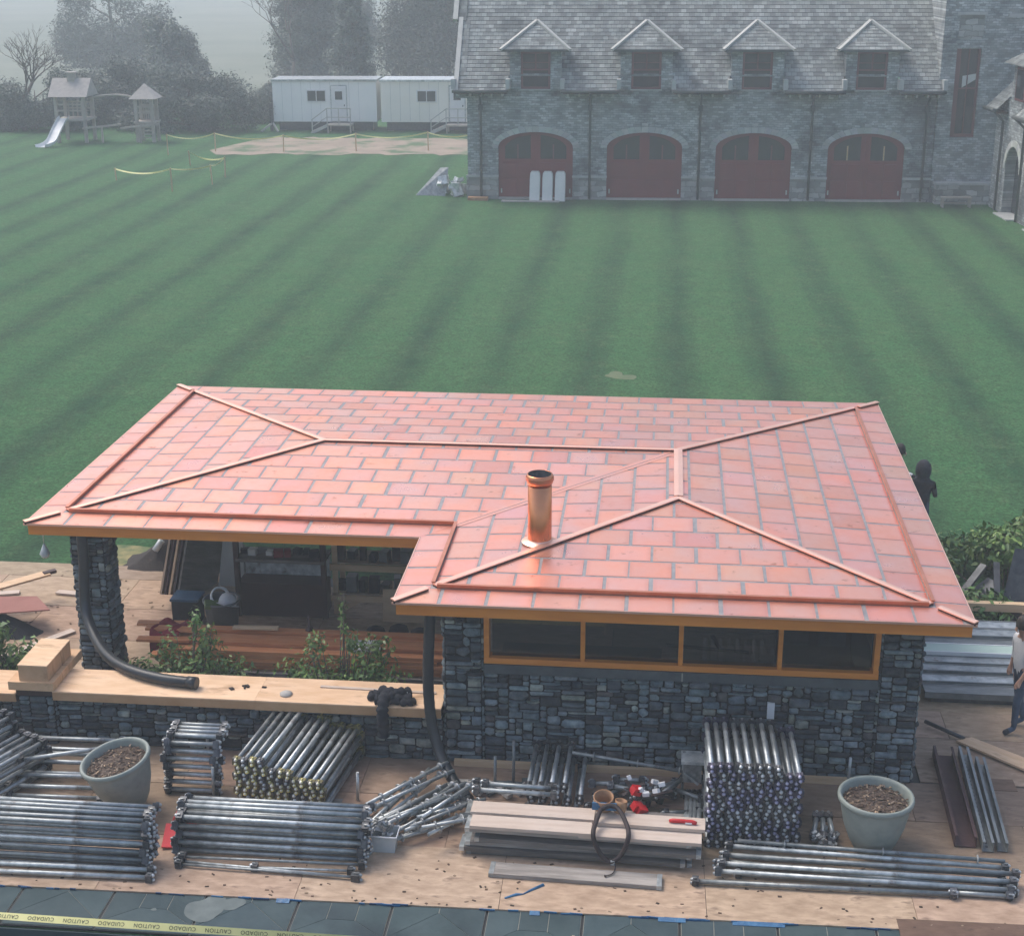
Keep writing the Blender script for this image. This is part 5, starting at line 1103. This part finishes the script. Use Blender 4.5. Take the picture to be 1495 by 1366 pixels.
MB().add([(-.55,-.12,0),(1.4,-.17,0),(1.4,.17,0),(-.45,.12,0),(-.55,-.12,.03),(1.4,-.17,.03),(1.4,.17,.03),(-.45,.12,.03)], [(0,3,2,1),(4,5,6,7),(0,1,5,4),(1,2,6,5),(2,3,7,6),(3,0,4,7)]).build('board', M['ply_fresh'], t)
MB().tube((-.5,0,.03),(-1.15,.02,.04),.03,8).build('pole', M['dark_steel'], t)
rnd = random.Random(77)
al = [('wide grey aluminium deck plank foremost on the right-hand pile',.70,.30,.17,'alu'),('dark grey aluminium plank behind the foremost one',1.0,.24,.20,'galv'),('ribbed aluminium plank midway in the right-hand pile',1.27,.22,.24,'galv'),('dark ribbed plank just before the pale green plank',1.52,.22,.26,'galv'),('pale green fibreglass plank in the right-hand pile',1.80,.30,.32,'white'),('narrow grey plank behind the pale green one',2.08,.20,.32,'alu'),('grey aluminium plank with a turned edge behind the narrow one',2.34,.26,.36,'galv'),('rearmost dark aluminium plank of the right-hand pile',2.64,.26,.36,'galv')]
for i, (lab, y, w, z, mt) in enumerate(al):
    t = thing('deck_plank', lab, 'aluminium plank', (14.82+rnd.uniform(-.06,.06)+.05*i, y, 0), rnd.uniform(-.012,.012), 'aluminium decks beside the pavilion'); m = MB(); m.col = (.62,.78,.66) if mt == 'white' else (1,1,1)
    m.box(-1.4,1.4,-w/2,w/2,z-.04,z); m.build('deck', M[mt], t)
    for s in (-1,1): MB().box(-1.4,1.4,s*w/2-.012,s*w/2+.012,z-.09,z+.008).build('side_rail', M['alu' if mt != 'white' else 'white'], t)
    MB().box(-1.3,1.3,-w/2+.03,w/2-.03,.0,z-.095).build('support', M['dark_steel'], t)
t = thing('timber_rail', 'rough timber rail behind the aluminium decks beside the shrub bed', 'timber', (15.2,3.35,0)); MB().box(-1.1,1.6,-.06,.06,.30,.44).build('rail', M['lumber'], t)
for x in (-.8,.7): MB().box(x-.05,x+.05,-.05,.05,0,.30).build('post', M['lumber'], t)
t = thing('metal_offcuts', 'grey metal offcuts and a stained sheet piled against the shrub bed', 'scrap metal', (15.2,3.9,0))
MB().add([(.0,-.15,.25),(.62,-.25,.15),(.75,.25,1.05),(.22,.25,1.1),(.0,-.13,.23),(.62,-.23,.13),(.75,.27,1.03),(.22,.27,1.08)], [(0,1,2,3),(7,6,5,4),(0,4,5,1),(1,5,6,2),(2,6,7,3),(3,7,4,0)]).build('sheet', M['dark_steel'], t)
for p, q, w, h in (((-.75,-.2,.3),(-.25,.3,.75),.12,.06),((-.1,-.2,.4),(-.05,.3,.8),.1,.06),((-.45,-.1,.35),(-.1,.1,.55),.3,.03),((-.6,-.3,.1),(.3,-.3,.15),.15,.2),((-.3,.1,.1),(.6,.0,.3),.1,.2)): MB().bar(p, q, w, h).build('offcut', M['dark_steel'], t)

# ------------------------------------------------------------------ stakes, jacket and small things on the wall
for i, (x, y, h, lab) in enumerate(((.95,-2.3,.36,'between pillar and loose ledgers'),(3.22,-1.98,.42,'behind the narrow ledger stack'),(5.55,-2.95,.42,'between yellow ends and heap'),(7.58,-2.5,.75,'taller of two before the hose bottom'),(7.33,-2.5,.5,'shorter of two before the hose bottom'),(9.83,-2.45,.68,'behind the tangled fittings'),(10.75,-2.02,.42,'behind the violet-ended stack'),(12.05,-2.0,.45,'behind the upright pot'),(3.62,-3.05,.45,'beside the narrow ledger stack'))):
    tag(MB().tube((x,y,-.02),(x+.01,y,h),.021,7).build('steel_stake', M['galv']), 'round steel form stake '+lab, 'stake', 'steel form stakes along the wall')
t = thing('jacket', 'dark navy jacket dropped over the plywood wall cover', 'jacket', (5.85,-1.75,.86))
m = MB(); rnd = random.Random(3)
for pts_, r_ in (([(-.28,.02,.05),(-.12,.08,.07),(.06,.05,.06),(.24,.09,.05)], .075), ([(-.25,-.08,.05),(-.08,-.10,.06),(.10,-.07,.07),(.26,-.03,.05)], .07), ([(-.20,.10,.10),(-.05,.0,.13),(.12,.02,.12),(.20,.10,.09)], .065),
                 ([(-.30,-.05,.04),(-.33,.05,.045),(-.26,.12,.04)], .05), ([(.10,-.12,.04),(.22,-.12,.045),(.30,-.05,.04)], .05), ([(-.1,-.02,.12),(-.02,-.08,.12),(.06,-.02,.14)], .06)):
    q = smooth_path(pts_, 6); m.sweep(q, [r_*(1+.22*math.sin(i*1.3+r_*90)+rnd.uniform(-.08,.08))*(.55 if i in (0,len(q)-1) else 1) for i in range(len(q))], 10)
m.build('body', M['dark_cloth'], t)
slv = smooth_path([(-.10,-.04,.10),(-.11,-.15,.085),(-.12,-.235,.0),(-.12,-.25,-.14),(-.11,-.255,-.28),(-.12,-.26,-.42)], 5); MB().sweep(slv, [.08*(1+.16*math.sin(i*1.9)) for i in range(len(slv))], 12).build('sleeve', M['dark_cloth'], t)
MB().box(.16,.19,.0,.03,.12,.14).build('label_tab', M['white'], t)
tag(MB().lathe([(0,.05),(.05,.045),(.09,.02),(.09,0),(0,0)], 14, (4.32,-1.72,.863)).build('grey_cap', M['concrete']), 'round grey cap lying on the plywood wall cover', 'cap')
rnd = random.Random(5)
for i in range(7): tag(MB().obox((3.68+rnd.gauss(0,.14),-1.52+rnd.gauss(0,.09),.868), (rnd.uniform(.02,.1),rnd.uniform(.02,.06),.015), (.1,.1,rnd.uniform(0,3))).build('soil_clod', M['earth']), 'small dark clod of soil on the plywood wall cover', 'soil clod', 'soil clods on the wall cover')
tag(MB().bar((4.75,-1.45,.872),(6.4,-1.5,.872),.05,.016).build('thin_lath', M['pale_plank']), 'thin pale lath lying along the plywood wall cover', 'lath')
tag(MB().tube((.12,-1.93,.40),(.12,-1.93,.66),.05,10).build('white_pipe_stub', M['white']), 'white plastic pipe stub against the wall beside the pillar', 'pipe')
# rubble at the foot of the wing wall
for i in range(14):
    o = MB().obox((0,0,0), (random.uniform(.08,.25), random.uniform(.06,.16), random.uniform(.05,.12)), (random.uniform(-.3,.3),random.uniform(-.3,.3),random.uniform(0,3))).build('rubble_stone', M['stone' if i % 2 else 'concrete']); o.location = (6.95+.07*i+random.uniform(-.05,.05), -2.55+random.uniform(-.2,.2), .06); tag(o, 'broken stone in the rubble at the wing wall foot', 'stone', 'rubble stones at the wall foot')

# ------------------------------------------------------------------ lumber and clutter under the roof
rnd = random.Random(12)
for r in range(5):
    for c in range(6):
        l = rnd.uniform(4.2,4.7); x = 4.2+rnd.uniform(-.15,.15)
        if r == 4 and c in (1,4): continue
        o = MB().box(-l/2,l/2,-.068,.068,-.026,.026).build('cedar_board', M['cedar']); place(o, (x,-.32+.145*c+rnd.uniform(-.008,.008),.575+.058*r), (0,0,rnd.uniform(-.006,.006))); tag(o, 'reddish cedar board in the long lumber stack behind the shrubs', 'board', 'cedar boards in the lumber stack')
for i, (x, y, z, a_, l) in enumerate(((1.9,.45,.62,.06,.9),(2.2,.1,.70,-.03,1.0),(2.05,-.15,.64,.04,.8))):
    o = MB().box(-l/2,l/2,-.07,.07,-.02,.02).build('cedar_offcut', M['cedar']); place(o, (x,y,z+.22), (0,0,a_)); tag(o, 'short cedar offcut on the lumber stack under the red cloth', 'board', 'cedar offcuts by the red cloth')
def sawhorse(x, lab):
    t = thing('sawhorse', lab, 'sawhorse', (x,.05,0)); MB().box(-.05,.05,-.55,.6,.47,.545).build('top_beam', M['lumber'], t)
    for y in (-.45,.45):
        for s in (-1,1): MB().bar((s*.03,y,.5),(s*.32,y,.0),.09,.04,(0,1,0)).build('leg', M['lumber'], t)
        MB().bar((-.2,y-.05,.2),(.2,y-.05,.2),.06,.03).build('brace', M['lumber'], t)
sawhorse(5.5, 'wooden sawhorse under the cedar stack beside the dropped jacket'); sawhorse(2.55, 'wooden sawhorse under the cedar stack beside the lone column')
tag(MB().box(1.9,6.4,-.47,-.41,.46,.53).build('bearer_plank', M['old_plank']), 'long grey bearer plank along the underside of the cedar stack', 'plank')
t = thing('cloth', 'dark red cloth draped over the cedar stack end', 'cloth', (2.05,.1,.87)); vs = []
for j in range(11):
    for i in range(11):
        u, v = i/10-.5, j/10-.5; zz = .06+.05*math.sin(8*u)*math.cos(6*v)-(.9*max(0,-v-.22)*1.1); vs.append((u*.46+.03*math.sin(7*v), v*.55, zz))
MB().add(vs, [(j*11+i,j*11+i+1,(j+1)*11+i+1,(j+1)*11+i) for j in range(10) for i in range(10)], True).build('drape', M['red_cloth'], t)
tag(MB().obox((5.15,-.18,.90), (.42,.26,.05), (.12,.05,.2)).build('folded_paper', M['offwhite']), 'folded pale paper pad lying on the cedar stack', 'paper')
tag(MB().obox((3.35,.3,.90), (.7,.1,.03), (0,0,.05)).build('pale_offcut', M['lumber']), 'short pale offcut on the cedar stack', 'board')
tag(MB().lathe([(0,.24),(.02,.24),(.025,.05),(.06,.03),(.06,0),(0,0)], 10, (4.15,.42,.84)).build('bottle', M['dark_wood']), 'dark slim bottle standing on the cedar stack', 'bottle')
t = thing('trash_bin', 'round grey bin holding rags and a hard hat under the roof', 'bin', (2.28,2.05,0)); MB().lathe([(0,.01),(.24,.01),(.29,.52),(.31,.53),(.31,.56),(.28,.56),(.26,.45),(0,.42)], 24).build('bin', M['grey_bin'], t)
o = MB().lathe([(.20,.0),(.155,.01),(.15,.08),(.12,.15),(.06,.19),(0,.20)], 20).build('hard_hat', M['white']); place(o, (2.40,1.97,.50), (R(-18),R(12),0)); tag(o, 'white hard hat lying on the full grey bin', 'hard hat')
o = MB().lathe([(.15,.0),(.16,.12),(.15,.16),(.135,.16),(.13,.02)], 18).build('white_tub', M['white']); place(o, (2.22,2.12,.56), (R(60),0,.5)); tag(o, 'white tub tipped on its side on the grey bin', 'tub')
tag(MB().obox((2.2,1.86,.53), (.28,.16,.08), (.3,.2,.4)).build('green_rag', M['leaf']), 'green rag stuffed into the top of the grey bin', 'rag')
t = thing('tool_box', 'dark blue lidded box beside the grey bin', 'box', (1.6,2.35,0)); MB().box(-.22,.22,-.18,.18,0,.42).build('body', M['dark_cloth'], t); m = MB(); m.col = (.35,.45,.5); m.box(-.24,.24,-.2,.2,.423,.46).build('lid', M['blue_tarp'], t)
for i, (x, y, sx, sy, lab) in enumerate(((2.05,1.35,.45,.3,'by the bin'),(2.35,1.15,.3,.2,'before the bin'),(1.9,1.75,.25,.2,'between bin and blue box'))): tag(MB().obox((x,y,.86-.0 if y < .6 else .05), (sx,sy,.03), (.05,.08,.3*i)).build('paper_sheet', M['offwhite']), 'crumpled white sheet on the floor '+lab, 'paper')
rnd = random.Random(21)
for i in range(5):
    o = MB().box(-.6,.6,-.02,.02,0,1.35).build('leaning_panel', M[('ply','dark_wood','ply_fresh','dark_wood','old_plank')[i]]); place(o, (1.12+.075*i,3.35,.0), (0,R(24),R(74))); tag(o, ('pale plywood panel outermost in the leaning group','dark brown panel behind the pale leaning plywood','fresh plywood panel midway in the leaning group','dark brown panel behind the fresh plywood one','grey panel innermost in the leaning group')[i], 'panel', 'panels leaning under the roof')
tag(MB().add([(1.75,3.6,.1),(2.2,3.7,.05),(2.15,3.9,1.3),(1.85,3.9,1.25)], [(0,1,2,3)]).build('plaster_sheet', M['offwhite']), 'torn pale sheet standing behind the leaning panels', 'sheet')
# earth heap behind the column
def heap(name, label, cx, cy, rx, ry, h, seed, mt):
    rs = random.Random(seed); n, k_ = 28, 8; vs = [(cx,cy,h)]
    for j in range(1,k_+1):
        for i in range(n): a_ = 2*math.pi*i/n; f = j/k_; q = 1+.14*math.sin(3*a_+seed)+.1*math.sin(7*a_); vs.append((cx+rx*f*q*math.cos(a_), cy+ry*f*q*math.sin(a_), h*(math.cos(f*math.pi)*.5+.5)+rs.uniform(-.05,.05)*(1-f)-.06*f))
    tag(MB().add(vs, [(0,1+i,1+(i+1)%n) for i in range(n)]+[(1+(j-1)*n+i,1+j*n+i,1+j*n+(i+1)%n,1+(j-1)*n+(i+1)%n) for j in range(1,k_) for i in range(n)], True).build(name, M[mt]), label, 'earth heap')
heap('earth_heap', 'dark earth heap on the lawn edge behind the lone column', .9, 5.0, 1.35, .95, .70, 3, 'earth')
tag(MB().tube((.30,4.55,.32),(.42,4.62,.50),.06,10).build('plastic_bottle', M['clear']), 'clear plastic bottle lying on the earth heap', 'bottle')
tag(MB().obox((.95,3.75,.015), (.34,.22,.02), (0,.05,.4)).build('paper_scrap', M['white']), 'white scrap of paper on the deck by the earth heap', 'paper')
# shelving at the back of the bay
t = thing('workbench', 'dark red fronted workbench with shelf of tools under the pavilion roof', 'workbench', (3.15,2.7,0))
MB().box(-.75,.72,-.05,.45,0,.60).build('cabinet', M['dark_wood'], t); MB().box(-.72,.75,.35,.42,.60,1.0).build('back_board', M['galv'], t); MB().box(-.75,.76,-.12,.45,1.0,1.05).build('shelf', M['old_plank'], t)
for x in (-.75,.73): MB().box(x-.04,x+.04,-.1,.0,0,1.9).build('post', M['dark_wood'], t)
MB().box(-.75,.76,-.12,.4,1.5,1.55).build('shelf', M['old_plank'], t)
rnd = random.Random(9)
for i in range(9): tag(MB().obox((2.5+.15*i,2.78+rnd.uniform(-.05,.1),1.05+.07), (rnd.uniform(.08,.2),.12,rnd.uniform(.06,.14)), (0,0,rnd.uniform(-.3,.3))).build('tool_case', M[rnd.choice(('dark_cloth','grey_bin','red_cloth','dark_steel','offwhite'))]), 'small tool case on the dark red workbench shelf', 'tool case', 'tool cases on the workbench')
t = thing('lumber_rack', 'raw timber storage rack of two-by-fours beside the dark workbench', 'rack', (4.75,3.0,0))
for x in (-.72,.75):
    for y in (-.15,.4): MB().box(x-.045,x+.045,y-.02,y+.02,0,1.75).build('post', M['lumber'], t)
for z in (.32,.88,1.5):
    for y in (-.2,.45): MB().box(-.8,.85,y-.02,y+.02,z-.06,z+.05).build('rail', M['lumber'], t)
    MB().box(-.78,.83,-.17,.42,z+.052,z+.07).build('shelf', M['ply'], t)
MB().bar((-.7,-.19,.05),(-.3,-.19,.3),.08,.03,(0,1,0)).build('brace', M['lumber'], t)
for i in range(14):
    z = .392 if i < 7 else .952; x = 4.1+.19*(i % 7); h = rnd.uniform(.12,.3); tag(MB().obox((x,3.0+rnd.uniform(-.05,.1),z+h/2+.003), (rnd.uniform(.1,.18),.2,h), (0,0,rnd.uniform(-.2,.2))).build('tool_bag', M[rnd.choice(('dark_cloth','dark_steel','strap','grey_bin'))]), 'dark tool bag on the raw timber rack', 'tool bag', 'tool bags on the timber rack')
tag(MB().obox((5.3,2.35,.42), (.75,.03,.55), (R(-8),0,0)).build('plywood_offcut', M['lumber']), 'pale plywood offcut standing before the timber rack', 'plywood')
for i in range(3): o = MB().lathe([(0,0),(.15,0),(.17,.28),(.14,.36),(.06,.40),(0,.4)], 12).build('dark_bag', M['dark_cloth']); o.location = (4.95+.36*i,1.55+.1*(i%2),.0); tag(o, 'dark sack on the floor between rack and cedar stack', 'sack', 'dark sacks before the rack')
# inside the glazed wing
for i, (x, y, l, w, a_) in enumerate(((10.5,1.6,1.9,1.0,.1),(10.2,.4,2.0,.8,-.03))): o = ply_sheet(x-l/2, x+l/2, y-w/2, y+w/2, .05+.03*i, a_, (1.3,1.25,1.2))
for p, q in (((9.6,1.9,.12),(10.9,1.75,.12)),((9.5,1.3,.12),(10.6,1.2,.12)),((10.35,2.3,.12),(10.45,1.85,.12))): tag(MB().bar(p, q, .05, .04).build('dark_lath', M['dark_wood']), 'dark lath on the plywood floor behind the window', 'lath', 'dark laths behind the window')
t = thing('kitchen_counter', 'dark counter with stacked cases standing inside the window wall', 'counter', (8.6,-.2,0)); MB().box(-1.4,.9,-.6,.3,0,.88).build('cabinet', M['dark_wood'], t); MB().box(-1.42,.92,-.62,.32,.882,.92).build('top', M['ledge'], t)
t = thing('panel_door', 'dark two-panel shutter door leaning inside the window wall', 'door', (11.75,.5,0)); MB().box(-.55,.55,-.02,.03,0,1.7).build('slab', M['dark_wood'], t)
for x in (-.27,.27): m = MB(); m.col = (.5,.5,.55); m.box(x-.2,x+.2,-.035,-.021,.9,1.55).build('panel', M['galv'], t)
# left-hand clutter
t = thing('plank', 'pale plank with a dark end propped on the panel beyond the pillar', 'plank', (-1.7,2.35,.35)); MB().bar((-.9,-.75,.05),(.62,.68,.12),.22,.035).build('board', M['ply_fresh'], t); MB().bar((.55,.62,.13),(.72,.76,.135),.1,.05).build('dark_end', M['dark_wood'], t)
tag(MB().add([(-2.6,1.1,.42),(-.55,1.75,.38),(-1.0,2.3,.36),(-2.9,2.0,.40),(-2.6,1.1,.40),(-.55,1.75,.36),(-1.0,2.3,.34),(-2.9,2.0,.38)], [(0,1,2,3),(7,6,5,4),(0,4,5,1),(1,5,6,2),(2,6,7,3),(3,7,4,0)]).build('red_brown_panel', M['red_board']), 'red brown board lying on the dark tarp beyond the pillar', 'board')
heap('tarp_heap', 'dark crumpled tarp under the red brown board', -1.5, 1.65, 1.0, .5, .36, 9, 'dark_cloth')
for x, y, l, a_, lab in ((-.55,1.2,1.3,.95,'pale narrow board slanting towards the pillar box'),(-.05,.45,.8,.85,'short pale board lying beside the lone column'),(-.8,3.2,.5,-.1,'thin pale batten on the deck behind the plank'),(-1.9,3.1,.4,.3,'small pale offcut on the deck behind the plank')):
    o = MB().box(-l/2,l/2,-.07,.07,0,.03).build('board', M['pale_plank']); place(o, (x,y,.012), (0,0,a_)); tag(o, lab, 'board')
t = thing('hanging_bag', 'clear plastic bag hanging on a string from the roof corner', 'plastic bag', (.0,.6,1.9)); MB().tube((0,0,.55),(0,0,.12),.006,5).build('string', M['offwhite'], t); MB().lathe([(0,-.10),(.05,-.09),(.085,-.03),(.05,.05),(.015,.13)], 7).build('bag', M['clear'], t)

# ------------------------------------------------------------------ people
def person(label, loc, rz, J, rad, regions, head_r=.105, hood=False):
    """J: joints; one continuous skinned body, materials by region of nearest bone"""
    names = list(J); E_b = [('pelvis','waist'),('waist','chest'),('chest','neck'),('neck','headlow'),('headlow','headtop')]
    for s in 'lr': E_b += [('chest','sh_'+s),('sh_'+s,'el_'+s),('el_'+s,'wr_'+s),('wr_'+s,'ha_'+s),('pelvis','hip_'+s),('hip_'+s,'kn_'+s),('kn_'+s,'an_'+s),('an_'+s,'toe_'+s)]
    for s in 'lr':
        h = Vector(J['ha_'+s]); d_ = (h-Vector(J['wr_'+s])).normalized(); sd = Vector((d_.y,-d_.x,.2)).normalized() if abs(d_.z) < .95 else Vector((0,1,0))
        for f, (o_, l_) in enumerate(((-.032,.075),(-.011,.085),(.011,.082),(.032,.065))): J['f%d_%s'%(f,s)] = h+sd*o_+d_*l_; E_b.append(('ha_'+s,'f%d_%s'%(f,s))); rad['f%d_%s'%(f,s)] = .009
        J['th_'+s] = h+sd*-.07+d_*.02; E_b.append(('ha_'+s,'th_'+s)); rad['th_'+s] = .01
    names = list(J); me = bpy.data.meshes.new('body'); me.from_pydata([J[n] for n in names], [(names.index(a_), names.index(b_)) for a_, b_ in E_b], [])
    tmp = bpy.data.objects.new('tmp', me); COL.objects.link(tmp); sk = tmp.modifiers.new('skin', 'SKIN'); sk.use_smooth_shade = True
    for i, n in enumerate(names):
        v = me.skin_vertices[0].data[i]; key = n.split('_')[0] if n not in rad else n; r_ = rad[key]; v.radius = r_ if isinstance(r_, tuple) else (r_, r_)
        v.use_root = (n == 'pelvis')
    tmp.modifiers.new('sub', 'SUBSURF').levels = 2; tmp.modifiers['sub'].render_levels = 2
    dg = bpy.context.evaluated_depsgraph_get(); nm = bpy.data.meshes.new_from_object(tmp.evaluated_get(dg)); bpy.data.objects.remove(tmp)
    mats = []; 
    for k_, mt in regions: mats.append(M[mt]) if M[mt] not in mats else None
    nm.materials.clear()
    for m_ in mats: nm.materials.append(m_)
    reg = dict(regions); pts = [(n, Vector(J[n])) for n in names]
    extra = []
    for a_, b_ in E_b: extra += [((a_ if t < .5 else b_), Vector(J[a_]).lerp(Vector(J[b_]), t)) for t in (.25,.75)]
    for p in nm.polygons:
        c = p.center; n = min(pts+extra, key=lambda q: (q[1]-c).length)[0]; key = n if n in reg else n.split('_')[0]
        if key[0] == 'f' and key[1:2].isdigit() or key == 'th': key = 'ha'
        key = {'pelvis':'waist'}.get(key, key) if (key == 'pelvis' and c.z > .93) else ('pelvis' if key == 'waist' and c.z <= .93 else key); p.material_index = mats.index(M[reg.get(key, reg['chest'])]); p.use_smooth = True
    at = nm.attributes.get('col') or nm.attributes.new('col', 'FLOAT_COLOR', 'POINT'); at.data.foreach_set('color', np.ones(4*len(nm.vertices), np.float32))
    t = thing('person', label, 'person', loc, rz); body = link('body', nm, t)
    hc = Vector(J['headlow']).lerp(Vector(J['headtop']), .5)
    if hood:
        MB().lathe([(.0,.19),(.07,.175),(.125,.11),(.145,.02),(.14,-.07),(.12,-.14),(.16,-.2)], 16, hc).build('hood', M['hoodie'], t)
    else:
        MB().lathe([(.0,.152),(.06,.143),(.10,.10),(.119,.03),(.116,-.03)], 16, hc+Vector((-.01,0,.01))).build('hair', M['hair'], t)
    f = Vector((1,0,0))
    for s in (-1,1): MB().lathe([(0,-.012),(.012,0),(0,.012)], 8, hc+Vector((.095,s*.035,.005))).build('eye', M['hair'], t); MB().obox(hc+Vector((-.005,s*.108,-.01)), (.04,.02,.06)).build('ear', M['skin'], t)
    MB().obox(hc+Vector((.112,0,-.025)), (.03,.026,.045), (0,-.3,0)).build('nose', M['skin'], t); MB().obox(hc+Vector((.098,0,-.07)), (.012,.05,.012)).build('mouth', M['leather'], t)
    return t
RAD = dict(pelvis=(.15,.11), waist=(.145,.10), chest=(.165,.115), neck=.055, headlow=(.075,.08), headtop=(.085,.09), sh=.065, el=.046, wr=.031, ha=(.042,.022), hip=.088, kn=.062, an=.042, toe=(.045,.03))
def joints(stride=.0, arm=((.0,.0),(.0,.0)), lean=0.):
    J = dict(pelvis=(0,0,.95), waist=(.01+lean*.3,0,1.12), chest=(.02+lean,0,1.38), neck=(.02+lean*1.2,0,1.50), headlow=(.04+lean*1.3,0,1.58), headtop=(.04+lean*1.35,0,1.70))
    for s, k_, (af, ab) in (('l',1,arm[0]),('r',-1,arm[1])):
        st = stride*k_; J['sh_'+s] = (.01+lean,k_*.19,1.40); J['el_'+s] = (.0+lean+af*.25,k_*.25,1.13+abs(af)*.05); J['wr_'+s] = (.06+lean+af*.5+ab*.2,k_*.24,.90+ab*.28); J['ha_'+s] = (.09+lean+af*.55+ab*.28,k_*.235,.83+ab*.30)
        J['hip_'+s] = (0,k_*.095,.90); J['kn_'+s] = (.03+st*.55,k_*.10,.50); J['an_'+s] = (st-.03,k_*.105,.085); J['toe_'+s] = (st+.15,k_*.12,.035)
    return J
person('person in white shirt, blue jeans and dark shoes walking beside the aluminium decks', (14.64,-.16,.0), R(200), joints(.14, ((.12,.15),(-.15,.1)), .02), dict(RAD), [('chest','shirt'),('waist','shirt'),('neck','skin'),('headlow','skin'),('headtop','skin'),('sh','shirt'),('el','shirt'),('wr','skin'),('ha','skin'),('pelvis','denim'),('hip','denim'),('kn','denim'),('an','denim'),('toe','shoe')])
DK = [('chest','hoodie'),('waist','hoodie'),('neck','hoodie'),('headlow','skin'),('headtop','skin'),('sh','hoodie'),('el','hoodie'),('wr','hoodie'),('ha','skin'),('pelvis','hoodie'),('hip','denim'),('kn','denim'),('an','denim'),('toe','shoe')]
person('person in a black hooded top standing behind the pavilion roof edge', (14.24,6.6,-.05), R(80), joints(.0, ((.2,.9),(.2,.9)), .03), dict(RAD), DK, hood=True)
person('person in dark clothes with bare head standing beyond the hooded one', (13.86,7.75,-.05), R(-20), joints(.0, ((.5,.6),(.3,.5)), .06), dict(RAD), [(k_, 'shirt' if k_ == 'el' else v) for k_, v in DK])

# ------------------------------------------------------------------ haze
hz = MB().box(-410, 410, -58, 630, -1.2, 26).build('haze', M['white'], kind='stuff')
hm = bpy.data.materials.new('fog_air'); hm.use_nodes = True; N = hm.node_tree.nodes; N.remove(N['Principled BSDF'])
pv = N.new('ShaderNodeVolumePrincipled'); pv.inputs['Color'].default_value = (.91,.965,1.0,1); pv.inputs['Density'].default_value = .0026; pv.inputs['Anisotropy'].default_value = .0
hm.node_tree.links.new(pv.outputs[0], N['Material Output'].inputs['Volume'])
hz.data.materials.clear(); hz.data.materials.append(hm)
